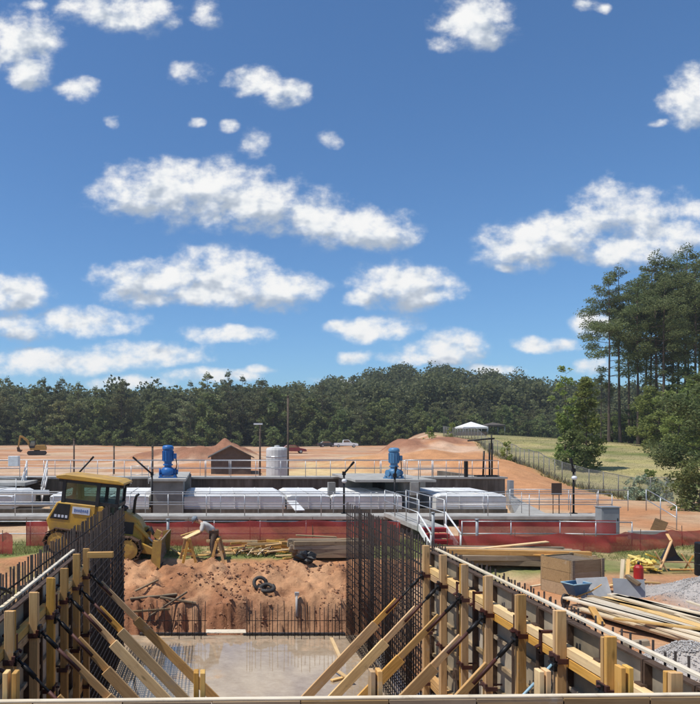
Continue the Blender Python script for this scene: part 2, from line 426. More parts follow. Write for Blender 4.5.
def rod(name, p0, p1, r, mat, parent=None, n=8):
    L = round((Vector(p1)-Vector(p0)).length, 2); key = (L, r, n, mat)
    if key not in _cyl:
        me = MB().tube([(-L/2, 0, 0), (L/2, 0, 0)], r, n).mesh('rod'); me.materials.append(M[mat])
        for p in me.polygons: p.use_smooth = len(p.vertices) == 4
        _cyl[key] = me
    return link(name, _cyl[key], None, parent, (Vector(p0)+Vector(p1))/2, basis(p0, p1).to_euler())
def XA(px, Y): return (px-PX0)/F*Y          # plan X of something seen at column px and standing Y metres off
def ZA(py, Y): return CAMZ-(py-PY0)/F*Y

# ------------------------------------------------------------------ terrain
_perm = rng.random((256, 256))
def vnoise(x, y, s):
    x = np.asarray(x, float)/s + 1000.3; y = np.asarray(y, float)/s + 1000.7
    xi = np.floor(x).astype(int); yi = np.floor(y).astype(int); fx = x-xi; fy = y-yi
    fx = fx*fx*(3-2*fx); fy = fy*fy*(3-2*fy)
    p = lambda a, b: _perm[a % 256, b % 256]
    return (p(xi, yi)*(1-fx)+p(xi+1, yi)*fx)*(1-fy)+(p(xi, yi+1)*(1-fx)+p(xi+1, yi+1)*fx)*fy - .5
def fbm(x, y, s, o=4):
    t = 0; a = 1.0
    for i in range(o): t = t + a*vnoise(x+17*i, y-9*i, s); a *= .5; s /= 2.03
    return t
def sst(a, b, x): t = np.clip((x-a)/(b-a), 0, 1); return t*t*(3-2*t)
FX_Y = [40, 50, 58, 72, 120, 190, 400]; FX_X = [34.5, 32.3, 29.3, 31.2, 40.7, 60, 120]
MOUNDS = [(-.8, 80, 1.9, 4.6, 5), (-6.5, 84, 1.5, 3.8, 4), (3.2, 82, 1.2, 3.0, 4), (25.2, 90, 2.5, 3.2, 6), (30, 92, 1.5, 4.0, 5), (21, 70, 1.7, 7.5, 9), (25, 60, 1.1, 4, 7)]
def gz(x, y, fine=True):
    x = np.asarray(x, float); y = np.asarray(y, float)
    zl = np.interp(y, [0, 45, 60, 190, 400, 1500], [0, 0, 1.0, 2.7, 4, 6])
    zr = np.interp(y, [0, 46, 52, 58, 72, 95, 120, 190, 400, 1500], [0, -.05, -.48, .25, 1.6, 3.85, 4.7, 6.5, 9, 12]) - .08*np.maximum(0, np.minimum(x, 110)-55)*sst(60, 85, y)
    t = sst(-11, 0, x-np.interp(y, FX_Y, FX_X))
    z = zl*(1-t)+zr*t
    z = z + (16.5*np.exp(-((x-100)/75)**2)+1)*sst(205, 330, y)
    for (mx, my, h, a, b) in MOUNDS:
        d = ((x-mx)/a)**2+((y-my)/b)**2
        z = z + h*np.exp(-d*(1+.7*vnoise(x, y, 2.5)))*(1+.45*fbm(x, y, 3.2, 5))
    if fine:
        z = z + .06*fbm(x, y, 3.0, 4)*sst(22, 26, y) + .5*fbm(x, y, 30, 3)*sst(80, 160, y)
    z = z + .22*np.exp(-((x+5.2)/1.3)**2-((y-24)/1.6)**2)
    # gravel heaps right of the wall
    for (mx, my, h, a) in ((8.15, 11.3, .62, 1.0), (9.3, 10.4, .6, 1.2), (12.9, 17.3, .62, 1.5), (13.9, 16.2, .8, 1.4)):
        z = z + h*np.exp(-((x-mx)**2+(y-my)**2)/a**2*(1+.9*vnoise(x, y, .8)))*(1+.35*fbm(x, y, .5, 3))
    # the excavation
    n = fbm(x, y, 1.1, 5); n2 = fbm(x+50, y, .30, 4)
    lip = 22.9+.55*fbm(x, y*0+3, 2.5, 3)
    fl = np.abs(fbm(x+5, y*.25, .55, 4)); yy = y + .25*n - 1.1*fl*sst(18.8, 19.6, y)*(1-sst(20.4, 21.6, y))
    prof = np.where(yy < 19.75, -1.55, np.where(yy < 20.25, -1.55+(yy-19.75)/.5*.85, np.where(yy < lip, -.70+(yy-20.25)/(lip-20.25)*.70, 0)))
    prof = prof + (.34*n+.24*n2-.10*np.abs(fbm(x-20, y+7, .55, 3)))*sst(19.7, 20.2, yy)*(1-sst(lip-.2, lip+1.3, yy))
    inx = sst(-3.9, -3.3, x+.3*n)*(1-sst(4.9, 5.6, x+.3*n))
    wide = sst(-9, -4, x)*(1-sst(7, 11, x))
    inx = np.where(y > 19.3, np.maximum(inx, wide), inx)
    near = 1-sst(3.2, 4.3, y)
    pit = np.where(yy < lip+1.3, prof, 0)
    z = z*(1-inx*(yy < lip)) + pit*inx
    return z*(1-near)+2.2*near
def g1(x, y): return float(gz(np.array([x]), np.array([y]))[0])
def axis(segs):
    out = []
    for a, b, st in segs: out += list(np.arange(a, b, st))
    return np.array(out)
xs = axis([(-3000, -600, 300), (-600, -120, 40), (-120, -40, 5), (-40, -12, 1.2), (-12, -4.2, .25), (-4.2, 5.8, .075), (5.8, 16, .2), (16, 45, .6), (45, 130, 3), (130, 600, 30), (600, 3001, 300)])
ys = axis([(-300, -20, 40), (-20, 2, 3), (2, 18, .35), (18, 24.6, .065), (24.6, 34, .3), (34, 100, .8), (100, 220, 3), (220, 420, 8), (420, 1000, 60), (1000, 4001, 500)])
GX, GY = np.meshgrid(xs, ys); GZ = gz(GX, GY)
nx, ny = len(xs), len(ys)
idx = np.arange(nx*ny).reshape(ny, nx)
quads = np.stack([idx[:-1, :-1], idx[:-1, 1:], idx[1:, 1:], idx[1:, :-1]], -1).reshape(-1, 4)
me = mesh_np('ground', np.stack([GX, GY, GZ], -1).reshape(-1, 3), quads)
# what the ground is made of, point by point: clay, sand, dry grass, gravel, forest litter
clay = np.array((.47, .228, .108)); sand = np.array((.60, .44, .22)); dry = np.array((.40, .34, .14)); green = np.array((.115, .15, .04)); litter = np.array((.07, .055, .035)); grav = np.array((.42, .38, .345)); tan = np.array((.51, .35, .215))
def lerp(a, b, t): return a*(1-t[..., None])+b*t[..., None]
n_a = fbm(GX, GY, 6, 4); n_b = fbm(GX+80, GY, 1.5, 4); n_c = fbm(GX, GY-40, 14, 3)
col = lerp(np.broadcast_to(clay, GX.shape+(3,)), tan, sst(-.2, .35, n_a))
n_s = fbm(GX*.16, GY, 2.2, 4)
col = lerp(col, np.array((.36, .20, .13)), sst(.02, .4, n_s)*(GY > 44)*.7)
col = lerp(col, np.array((.60, .45, .33)), sst(.05, .4, -n_s)*(GY > 44)*.6)
col = lerp(col, sand, sst(0, .25, n_c*.5+.75-np.abs(GX-12)/11-np.abs(GY-64)/34)*(GY > 45))
md = np.zeros_like(GX)
for (mx_, my_, h_, a_, b_) in MOUNDS[:5]: md = np.maximum(md, np.exp(-(((GX-mx_)/a_)**2+((GY-my_)/b_)**2)))
col = lerp(col, np.array((.30, .145, .085)), sst(.25, .7, md+.3*n_b))
for (mx_, my_, h_, a_, b_) in MOUNDS[5:]: col = lerp(col, np.array((.52, .255, .115)), sst(.15, .6, np.exp(-(((GX-mx_)/a_/1.3)**2+((GY-my_)/b_/1.2)**2))+.3*n_b)*.8)
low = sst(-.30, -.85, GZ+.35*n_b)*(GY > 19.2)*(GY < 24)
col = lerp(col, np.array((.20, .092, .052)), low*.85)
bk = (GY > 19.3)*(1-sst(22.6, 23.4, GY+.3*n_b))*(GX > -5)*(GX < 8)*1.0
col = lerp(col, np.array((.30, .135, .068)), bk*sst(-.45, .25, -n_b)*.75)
mot = sst(.05, .4, n_b)*(GY > 19.5)*(GY < 23.5)
col = lerp(col, np.array((.56, .36, .21)), mot*.3)
tR = sst(-1.0, .6, GX-np.interp(GY, FX_Y, FX_X)+.4*n_b)*(GY > 42)
fieldc = lerp(np.broadcast_to(dry, GX.shape+(3,)), green, sst(-.3, .45, n_a+.8*n_b))
strip = sst(-.5, .1, np.sin((GY*.8+GX*.35)*.9)+1.6*n_b-.1)
fieldc = lerp(fieldc, np.array((.40, .32, .17)), strip*.6)
fieldc = lerp(fieldc, np.array((.20, .19, .075)), sst(.0, .5, fbm(GX*.3+GY*.5, GY*1.2-GX*.25, 2.0, 3))*.6)
col = lerp(col, fieldc, tR)
gs = sst(23.6, 24.3, GY+.5*n_b)*(1-sst(28, 30, GY))*sst(-.75, -.25, n_b+.5*n_a+.1)
gs = np.maximum(gs, sst(6.2, 8, GX)*sst(20.5, 22, GY)*(1-sst(28, 30, GY))*sst(-.6, -.1, n_b+.4*n_a))
gs = np.maximum(gs, (1-sst(-5.5, -4.5, GX))*(1-sst(28, 30, GY))*sst(-.2, .3, n_b+.5*n_a)*.8)
col = lerp(col, lerp(np.broadcast_to(np.array((.36, .29, .14)), GX.shape+(3,)), np.array((.17, .20, .06)), sst(-.45, .2, n_b)), gs)
gv = np.zeros_like(GX)
for (mx_, my_, a) in ((8.05, 11.6, 1.3), (9.2, 10.6, 1.5), (12.9, 17.3, 1.8), (13.9, 16.2, 1.8)):
    gv = np.maximum(gv, sst(1.5, .7, ((GX-mx_)**2+(GY-my_)**2)/a**2+.5*n_b))
col = lerp(col, grav, gv)
col = lerp(col, litter, sst(172, 186, GY+6*n_a+np.maximum(0, 20-np.abs(GX-48))*0))
col = lerp(col, litter, sst(90, 97, GY+4*n_a)*sst(50, 58, GX+3*n_b))
attr = me.color_attributes.new('soil', 'FLOAT_COLOR', 'POINT')
attr.data.foreach_set('color', np.concatenate([col.reshape(-1, 3), np.ones((nx*ny, 1))], 1).astype(np.float32).ravel())
m, t, b = newmat('soil')
at = t.n.new('ShaderNodeAttribute'); at.attribute_name = 'soil'
tc = t.n.new('ShaderNodeTexCoord'); v = tc.outputs['Object']
na, nb, nc = t.noise(v, 1.1, 6, .65), t.noise(v, 9, 6, .65), t.noise(v, .18, 4, .6)
k = t.m('ADD', t.m('ADD', t.m('MULTIPLY', na, .5), t.m('MULTIPLY', nb, .5)), t.m('MULTIPLY', nc, .3))
hs = t.n.new('ShaderNodeHueSaturation'); t.l.new(at.outputs['Color'], hs.inputs['Color']); t.l.new(t.maprange(k, .4, .9, .56, 1.42, False), hs.inputs['Value'])
t.l.new(hs.outputs[0], b.inputs['Base Color']); b.inputs['Roughness'].default_value = .95; b.inputs['Specular IOR Level'].default_value = .15
bump(t, b, t.m('ADD', nb, t.m('MULTIPLY', t.noise(v, 30, 4, .6), .4)), .7, .06)
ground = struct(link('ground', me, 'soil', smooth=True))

# loose lumps, stones and grass that nobody could count
def lumps(name, pts, sizes, mat, label, cat, flat=.7, fine=True):
    base = np.array([(0,0,1),(0,0,-1),(1,0,0),(-1,0,0),(0,1,0),(0,-1,0)], float)
    fs = np.array([(0,2,4),(0,4,3),(0,3,5),(0,5,2),(1,4,2),(1,3,4),(1,5,3),(1,2,5)])
    # subdivide once to a rough 18-vertex ball
    vs = list(map(tuple, base)); cache = {}; nf = []
    def mid(a, b_):
        k_ = (min(a, b_), max(a, b_))
        if k_ not in cache:
            p = np.array(vs[a])+np.array(vs[b_]); vs.append(tuple(p/np.linalg.norm(p))); cache[k_] = len(vs)-1
        return cache[k_]
    for a, b_, c_ in (fs if fine else []):
        ab, bc, ca = mid(a, b_), mid(b_, c_), mid(c_, a); nf += [(a, ab, ca), (ab, b_, bc), (ca, bc, c_), (ab, bc, ca)]
    B = np.array(vs); Fq = np.array(nf) if fine else fs; n = len(pts)
    V = B[None]*(1+.42*(rng.random((n, len(B), 1))-.5)*2)
    V = V*np.asarray(sizes)[:, None, None]*(.65+.7*rng.random((n, 1, 3)))*np.array((1, 1, flat))
    V = V+np.asarray(pts)[:, None, :]
    Fa = (Fq[None]+(np.arange(n)*len(B))[:, None, None]).reshape(-1, 3)
    o = link(name, mesh_np(name, V.reshape(-1, 3), Fa), mat)
    return tag(o, label, cat, kind='stuff')
n = 9000
px_ = rng.uniform(-4.5, 8, n); py_ = 19.9+rng.beta(1.3, 1.5, n)*3.6
keep = rng.random(n) < np.clip(.36+2.2*fbm(px_, py_, .9, 3), .03, 1); px_, py_ = px_[keep], py_[keep]
s_ = .008+.050*rng.random(len(px_))**5
lumps('dirt_clods', np.stack([px_, py_, gz(px_, py_)+.25*s_], 1), s_, 'clod', 'broken clods of red clay strewn over the cut bank', 'clods')
n = 26000
k4 = rng.integers(0, 4, n); cxy = np.array([(8.05, 11.6, 1.15), (9.2, 10.6, 1.3), (12.9, 17.3, 1.5), (13.9, 16.2, 1.5)])[k4]
px_ = cxy[:, 0]+rng.normal(0, .62, n)*cxy[:, 2]; py_ = cxy[:, 1]+rng.normal(0, .62, n)*cxy[:, 2]
keep = px_ > 5.8; px_, py_ = px_[keep], py_[keep]
s_ = .008+.014*rng.random(len(px_))**2
lumps('gravel_stones', np.stack([px_, py_, gz(px_, py_)+.3*s_], 1), s_, 'stone', 'grey crushed stone heaped behind the right formwork wall', 'gravel', .9, False)
def blades(name, px, py, hts, mat, label, wd=.012, lean=.35):
    n = len(px); z = gz(px, py); a = rng.uniform(0, 2*np.pi, n); ln = rng.normal(0, lean, (n, 2))*hts[:, None]
    b0 = np.stack([px, py, z-.02], 1); sd = np.stack([np.cos(a), np.sin(a), 0*a], 1)*(wd*(.6+.8*rng.random(n)))[:, None]
    tip = b0+np.stack([ln[:, 0], ln[:, 1], hts], 1)
    V = np.stack([b0-sd, b0+sd, tip], 1).reshape(-1, 3)
    return tag(link(name, mesh_np(name, V, np.arange(3*n).reshape(-1, 3)), mat), label, 'grass', kind='stuff')
n = 60000
px_ = rng.uniform(-14, 24, n); py_ = rng.uniform(23.4, 28, n)
gd = fbm(px_+80, py_, 1.5, 4)+.5*fbm(px_, py_, 6, 4)
keep = (gd > -.4+.4*rng.random(n)) & ((py_ > 24.2) | (px_ > 6.5)); px_, py_ = px_[keep], py_[keep]
blades('grass', px_, py_, .05+.12*rng.random(len(px_))**2, 'grass_blade', 'short patchy grass along the red barrier')
n = 40000
py_ = 50+65*rng.random(n)**1.3; px_ = np.interp(py_, FX_Y, FX_X)+1+rng.random(n)*32
blades('grass', px_, py_, .03+.09*rng.random(n)**2, 'grass_blade', 'mown straw-coloured grass on the hillside field', wd=.03, lean=.6)
n = 2600
q = rng.random(n); fy = np.interp(q, [0, .25, .55, 1], [50, 58, 72, 120]); px_ = np.interp(fy, FX_Y, FX_X)+rng.normal(.2, .35, n)
blades('weeds', px_, fy, .2+.5*rng.random(n)**2, 'grass_blade', 'tall weeds growing along the foot of the chain-link fence', wd=.04, lean=.35)

# ------------------------------------------------------------------ concrete slab of the new channel
WR, WL, ZS, ZT = 3.62, -2.17, -1.30, 2.34
m, t, b = newmat('wet_slab')
tc = t.n.new('ShaderNodeTexCoord'); v = tc.outputs['Object']
n1_ = t.noise(v, .55, 5, .6); n2_ = t.noise(v, 5, 6, .65)
wet = t.maprange(t.m('ADD', n1_, t.m('MULTIPLY', n2_, .18)), .40, .54)
col = t.mix(wet, t.ramp(n2_, [(.3, (.46, .30, .165)), (.7, (.62, .46, .29))]), t.ramp(n2_, [(.3, (.31, .225, .145)), (.7, (.44, .345, .245))]))
t.l.new(col, b.inputs['Base Color']); t.l.new(t.maprange(wet, 0, 1, .45, .035), b.inputs['Roughness']); b.inputs['Specular IOR Level'].default_value = .7
bump(t, b, t.m('MULTIPLY', t.noise(v, 14, 4, .6), t.m('SUBTRACT', 1.05, wet)), .12, .01)
slab = struct(MB().bx(-3.1, 4.5, 3.6, 19.1, ZS-.3, ZS).build('slab', 'wet_slab'))

# ------------------------------------------------------------------ reinforcing steel
def mat_of_bars(X, y0, y1, sp, z0, z1, label, r=.0125, jit=.03, hz=.16):
    t_ = thing('rebar_mat', label, 'rebar mat', (X, y0, z0))
    ns = int((y1-y0)/sp)
    for i in range(ns+1):
        y = y0+i*sp; zt = z1+random.uniform(-jit, jit)
        rod('vertical_bar', (X, y, z0), (X+random.uniform(-.015, .015), y+random.uniform(-.01, .01), zt), r, 'rebar', t_, 6)
    nz = int((z1-z0-.1)/hz)
    for i in range(nz):
        z = z0+.15+i*hz
        rod('horizontal_bar', (X+.022, y0-.1, z), (X+.022, y1+.08, z+random.uniform(-.02, .02)), r, 'rebar', t_, 6)
    return t_
mat_of_bars(WL-.06, 4.9, 17.6, .128, ZS, 2.40, 'dark rebar mat beside the left formwork, nearer the channel')
mat_of_bars(WL-.42, 4.9, 17.8, .128, ZS, 2.44, 'dark rebar mat behind the left formwork, farther from the channel')
mat_of_bars(WR+.07, 4.9, 18.85, .145, ZS, 2.40, 'dark rebar mat standing beyond the right formwork, nearer the channel', r=.0105, jit=.03, hz=.19)
mat_of_bars(WR+.42, 7.5, 18.9, .145, ZS, 2.22, 'dark rebar mat behind the right formwork, farther from the channel', r=.0105, jit=.03, hz=.19)
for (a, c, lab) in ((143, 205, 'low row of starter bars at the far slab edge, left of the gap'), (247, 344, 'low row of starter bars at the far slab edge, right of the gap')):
    Y = 19.0; t_ = thing('starter_bar_row', lab, 'rebar row', (XA(a, Y), Y, ZS))
    x = XA(a, Y)
    while x < XA(c, Y):
        rod('vertical_bar', (x, Y, ZS), (x+random.uniform(-.03, .03), Y+random.uniform(-.03, .03), ZS+random.uniform(.78, 1.0)), .010, 'rebar', t_, 6)
        if random.random() < .6: rod('vertical_bar', (x+.06, Y-.3, ZS), (x+.06, Y-.3, ZS+random.uniform(.7, .9)), .010, 'rebar', t_, 6)
        x += random.uniform(.15, .25)
    rod('horizontal_bar', (XA(a, Y)-.05, Y+.02, ZS+.42), (XA(c, Y)+.05, Y+.02, ZS+.42), .010, 'rebar', t_, 6)
    tag(MB().bx(XA(a, Y)-.1, XA(c, Y)+.05, Y+.03, Y+.14, ZS, ZS+.065).build('edge_strip', 'rubber'), 'black edge strip under the starter bars '+('left' if a < 200 else 'right')+' of the gap', 'edge strip')  # low black strip along the far slab edge, one per bar row
tag(plank('plywood_sheet', (XA(206, 19.2), 19.25, ZS+.06), (XA(246, 19.2), 19.25, ZS+.06), .34, .02, 'strip_white'), 'pale board lying in the gap between the two starter bar rows', 'board')

# ------------------------------------------------------------------ formwork
def form_panel(W, H, ply='ply_face'):
    """steel-framed plywood form, back side towards -Y, base at the origin"""
    r_ = thing('form_panel', '', 'form panel')
    link('plywood', MB().bx(-W/2+.004, W/2-.004, .045, .062, 0, H).mesh('plywood'), ply, r_)
    for s in (-1, 1):
        link('side_rail', MB().bx(s*(W/2-.012)-.011, s*(W/2-.012)+.011, -.018, .06, 0, H).mesh('side_rail'), 'rust_steel', r_)
    nr = int(H/.305)
    rib = MB().bx(-W/2+.024, W/2-.024, -.002, .044, -.022, .022).mesh('cross_rib'); rib.materials.append(M['rib_steel'])
    for i in range(1, nr):
        link('cross_rib', rib, None, r_, (0, 0, i*H/nr))
    link('top_rail', MB().bx(-W/2+.002, W/2-.002, -.016, .062, H, H+.02).mesh('top_rail'), 'rust_steel' if ply == 'ply_face' else 'plywood_tan', r_)
    for i in (2, 6, 10):
        for s in (-1, 1):
            link('wedge_bolt', MB().box((s*(W/2-.03), -.035, i*H/nr+.08), (.05, .05, .14), (0, .2*s, 0)).mesh('wedge_bolt'), 'rust_steel', r_)
    return r_
proto = form_panel(.60, 3.58)
def ordinal(i): return ['first', 'second', 'third', 'fourth', 'fifth', 'sixth', 'seventh', 'eighth', 'ninth', 'tenth', 'eleventh', 'twelfth'][i]
first = True
def put_panel(loc, rz, label, group):
    global first
    o = proto if first else copy_tree(proto); first = False
    o.location = loc; o.rotation_euler = (0, 0, rz); tag(o, label, 'form panel', group); return o
panels_right = []
for i in range(11):
    y = 11.15-.305-i*.61
    panels_right.append(put_panel((WR-.062, y, ZS), -math.pi/2, f'steel-framed plywood form panel of the right wall, {ordinal(i)} from its far end', 'form panels of the right wall'))
for i in range(10):
    y = 11.0-.305-i*.61
    put_panel((WL+.062, y, ZS), math.pi/2, f'steel-framed plywood form panel of the left wall, {ordinal(i)} from its far end', 'form panels of the left wall')
EA = R(1.5); proto2 = form_panel(.608, 3.58, 'plywood_tan')
def EP(x, dy=0.0, z=0.0): return Vector((x*math.cos(EA)-dy*math.sin(EA), 4.735+x*math.sin(EA)+dy*math.cos(EA), z))
for i in range(9):
    x = -1.83+i*.612+.306
    o = proto2 if i == 0 else copy_tree(proto2)
    o.location = EP(x, .06, ZS); o.rotation_euler = (0, 0, EA+math.pi); tag(o, f'brown plywood form panel of the near cross wall, {ordinal(i)} from the left', 'form panel', 'form panels of the near cross wall')
tag(plank('top_plate', EP(-2.12, .03, 2.309), EP(3.58, .03, 2.311), .04, .016, 'strip_white'), 'pale top plate running along the near cross wall', 'plate')
for i, (px, pz) in enumerate(((9.5, 2.46), (18.3, 2.46), (197, 2.455), (203.5, 2.455), (373, 2.455), (380, 2.455), (543, 2.45), (550, 2.45), (626, 2.46), (634, 2.46))):
    Y = 4.93; x = XA(px, Y)
    side = 'left' if i % 2 == 0 else 'right'
    pr = ['at the left wall', 'left of the middle', 'right of the middle', 'before the blue pipe brace', 'at the right end'][i//2]
    b_ = EP(x, .18); tag(plank('stud', (b_.x, b_.y, ZS+.004), (b_.x, b_.y, pz+random.uniform(-.01, .01)), .036, .086, 'pine' if i % 3 else 'pine_bright', roll=math.pi/2*0), f'{side} stud of the upright pair {pr} behind the near cross wall', 'stud', 'paired studs of the near cross wall')
# right wall: top strip, walers, strongbacks, brackets
def wall_wood(X, s, posts, y0, y1, side):
    """s = +1 when the channel lies towards -X of the wall"""
    gr = f'{side} formwork timber'
    ym = (y0+y1)/2
    for k, (a, c) in enumerate(((y0, ym), (ym+.004, y1))):
        nf = 'near' if k == 0 else 'far'
        tag(plank('top_strip', (X+s*.03, a, ZT-.005), (X+s*.03, c, ZT-.003), .045, .03, 'strip_white'), f'thin white strip along the {side} wall top, {nf} half', 'strip')
    for k, z in enumerate((2.045, 1.945)):
        ud = 'upper' if k == 0 else 'lower'
        for j, (a, c) in enumerate(((y0-.1, ym+.6), (ym+.612, y1+.08))):
            nf = 'near' if j == 0 else 'far'
            tag(plank('waler', (X-s*.135, a, z), (X-s*.135, c, z), .085, .09, 'pine_bright' if k == 0 else 'pine'), f'{ud} yellow waler board on the {side} form, {nf} length', 'waler', gr)
    for k, z in enumerate((.35, .25)):
        ud = 'upper' if k == 0 else 'lower'
        tag(plank('waler', (X-s*.135, y0-.1, z), (X-s*.135, y1+.05, z), .085, .09, 'pine'), f'{ud} board of the half-height waler pair on the {side} form', 'waler', gr)
    n = len(posts)
    for i, y in enumerate(posts):
        zt = 2.43+random.uniform(-.03, .03)
        t_ = thing('strongback', f'pine strongback post of the {side} wall, {ordinal(i)} from its far end', 'post', (X-s*.235, y, ZS), f'strongback posts of the {side} wall')
        plank('stud', (X-s*.226, y-.027, ZS+.004), (X-s*.226, y-.027, zt), .038, .092, 'pine', t_, roll=math.pi/2)
        plank('stud', (X-s*.226, y+.027, ZS+.004), (X-s*.226, y+.027, zt-random.uniform(0, .02)), .038, .092, 'pine', t_, roll=math.pi/2)
        for z in (1.995, 1.1, .30):
            br = MB(); br.box((X-s*.275, y, z), (.03, .16, .055)); br.tube([(X-s*.05, y, z-.0), (X-s*.33, y, z)], .012, 6); br.box((X-s*.21, y-.075, z-.03), (.14, .02, .05))
            br.build('clamp', 'red_oxide', t_)
    yy = y1-.35; k = 0
    while yy > y0:
        if all(abs(yy-p) > .18 for p in posts):
            br = MB(); br.box((X-s*.185, yy, 1.995), (.02, .045, .25)); br.box((X-s*.12, yy, 2.105), (.15, .05, .02)); br.box((X-s*.12, yy, 1.883), (.15, .05, .02)); br.tube([(X-s*.2, yy, 1.96), (X-s*.24, yy, 1.94)], .018, 6)
            tag(br.build('waler_clamp', 'red_oxide'), f'rusty waler clamp on the {side} form between its posts, {ordinal(k)} from the far end', 'clamp', f'waler clamps of the {side} form'); k += 1
        yy -= .61
POSTS_R = [10.9, 10.1, 9.26, 8.46, 7.57, 6.72, 5.89, 5.07]
POSTS_L = [10.77, 9.98, 9.15, 8.38, 7.59, 6.68, 5.8]
wall_wood(WR, 1, POSTS_R, 4.85, 11.2, 'right'); wall_wood(WL, -1, POSTS_L, 4.85, 11.05, 'left')
tag(plank('cut_stub', (-1.90, 10.62, 2.33), (-1.50, 10.60, 2.34), .085, .088, 'pine'), 'short board end sticking out beside the last left post', 'board')
# stencil marks on three panels of the right wall
for pi, marks in ((5, ((-.12, 2.75),)), (6, ((-.14, 2.82), (.02, 2.5))), (7, ((-.12, 2.8), (.04, 2.55))), (8, ((-.1, 2.85), (.06, 2.6)))):
    for (mx_, mz) in marks:
        mb = MB()
        for q in range(3):
            a0 = random.uniform(0, 6); pts = [(mx_+.07*q+.055*math.cos(a0+a*.6), .0425, mz-.09*q+.085*math.sin(a0+a*.6)) for a in range(5)]
            for p, p2 in zip(pts[:-1], pts[1:]):
                d = Vector(p2)-Vector(p); mb.box((Vector(p)+Vector(p2))/2, (d.length+.012, .002, .024), (0, -math.atan2(d.z, d.x), 0))
        o = link('stencil_mark', mb.mesh('stencil_mark'), 'ink'); o.parent = panels_right[pi]; o['kind'] = 'stuff'
# raking braces: adjustable steel end bolted to the strongback, then lapped boards down to the slab
def brace(X, s, y, ztop, slope, steel, label, blue=False, foot_shift=0.0, grp=''):
    p0 = Vector((X-s*.29, y, ztop)); d = Vector((-s, foot_shift, -slope)).normalized()
    L = (ztop-ZS-.05)/abs(d.z)
    t_ = thing('raking_brace', label, 'brace', p0 + d*L, grp)
    q = lambda l, off=0.0: p0+d*l+Vector((0, off, 0))
    hook = MB().box(p0+Vector((s*.02, 0, .0)), (.06, .09, .13)); hook.tube([p0+Vector((0, -.06, 0)), p0+Vector((0, .06, 0))], .02, 8); hook.build('bracket', 'black_steel', t_)
    rod('turnbuckle', q(0), q(steel), .014, 'blue_pipe' if blue else 'black_steel', t_)
    rod('sleeve', q(.08), q(.26), .027, 'black_steel', t_)
    rod('sleeve', q(steel-.35), q(steel+.02), .021, 'blue_pipe' if blue else 'red_oxide', t_)
    if blue:
        rod('sleeve', q(.45), q(L-.3), .03, 'blue_pipe', t_); plank('foot_block', q(L-.4), q(L), .09, .09, 'pine', t_); return
    plank('upper_board', q(steel-.25, .045), q(steel+1.5, .045), .038, .088, 'pine', t_)
    plank('lower_board', q(steel+random.uniform(.2, .6), -.002), q(L, -.002), .04, .14, 'pine_bright' if random.random() < .4 else 'pine', t_)
for i, y in enumerate(POSTS_R):
    brace(WR, 1, y, 1.93+random.uniform(-.05, .05), 1.05+random.uniform(-.03, .03), [.8, .7, .6, .6, .65, 1.0, .6, .6][i], f'raking brace of the right wall, {ordinal(i)} from its far end'+(', with a pale blue pipe' if i == 5 else ''), i == 5, random.uniform(-.04, .05), 'raking braces of the right wall')
for i, y in enumerate(POSTS_L):
    brace(WL, -1, y, 1.97+random.uniform(-.05, .05), 1.04+random.uniform(-.03, .03), [.45, .62, .6, .62, .6, .8, .7][i], f'raking brace of the left wall, {ordinal(i)} from its far end', False, random.uniform(-.04, .05), 'raking braces of the left wall')
for (a, b_, lab) in (((XA(332, 18.6), 18.7, ZS+.03), (XA(341, 16.8), 16.6, ZS+.03), 'short board lying on the slab by the right rebar mat'), ((XA(330, 15.6), 15.4, ZS+.03), (XA(352, 15.4), 15.7, ZS+.03), 'offcut lying across the slab by the right rebar mat'), ((XA(336, 15.9), 16.0, ZS+.08), (XA(349, 15.6), 15.2, ZS+.08), 'orange-brown offcut on the slab near the right rebar mat')):
    tag(plank('offcut', a, b_, .09, .04, 'pine_bright'), lab, 'board', 'offcuts on the slab')
# glove and cable on the left wall top
mb = MB(); mb.tube([(-2.55+.05*k, 6.55+.11*k, 2.50+.06*math.sin(k*1.3)) for k in range(9)], [.035, .05, .045, .05, .04, .03, .02, .02, .015], 8)
tag(mb.build('tool_strap', 'cord_black', smooth=True), 'black tool strap hung over the bar tops of the left wall', 'strap')

# ------------------------------------------------------------------ treatment plant
def handrail(pts, z, label, h=1.05, sp=1.85, mat='galv', r=.022, name='handrail', levels=(1.0, .52), slope=None, toe=False):
    """pts: plan polyline; z: floor level (one number or one per point)"""
    zs = z if isinstance(z, (list, tuple)) else [z]*len(pts)
    t_ = thing(name, label, 'railing', (pts[0][0], pts[0][1], zs[0]))
    for (a, c, za, zc_) in zip(pts[:-1], pts[1:], zs[:-1], zs[1:]):
        L = math.hypot(c[0]-a[0], c[1]-a[1]); n = max(1, round(L/sp))
        for i in range(n+1):
            if i == n and c is not pts[-1]: continue
            f = i/n; x, y, zz = a[0]+(c[0]-a[0])*f, a[1]+(c[1]-a[1])*f, za+(zc_-za)*f
            rod('post', (x, y, zz), (x, y, zz+h), r, mat, t_)
        for lv in levels:
            rod('rail', (a[0], a[1], za+h*lv), (c[0], c[1], zc_+h*lv), r, mat, t_)
        if toe: plank('toe_board', (a[0], a[1], za+.06), (c[0], c[1], zc_+.06), .012, .10, mat, t_, bevel=0)
    return t_
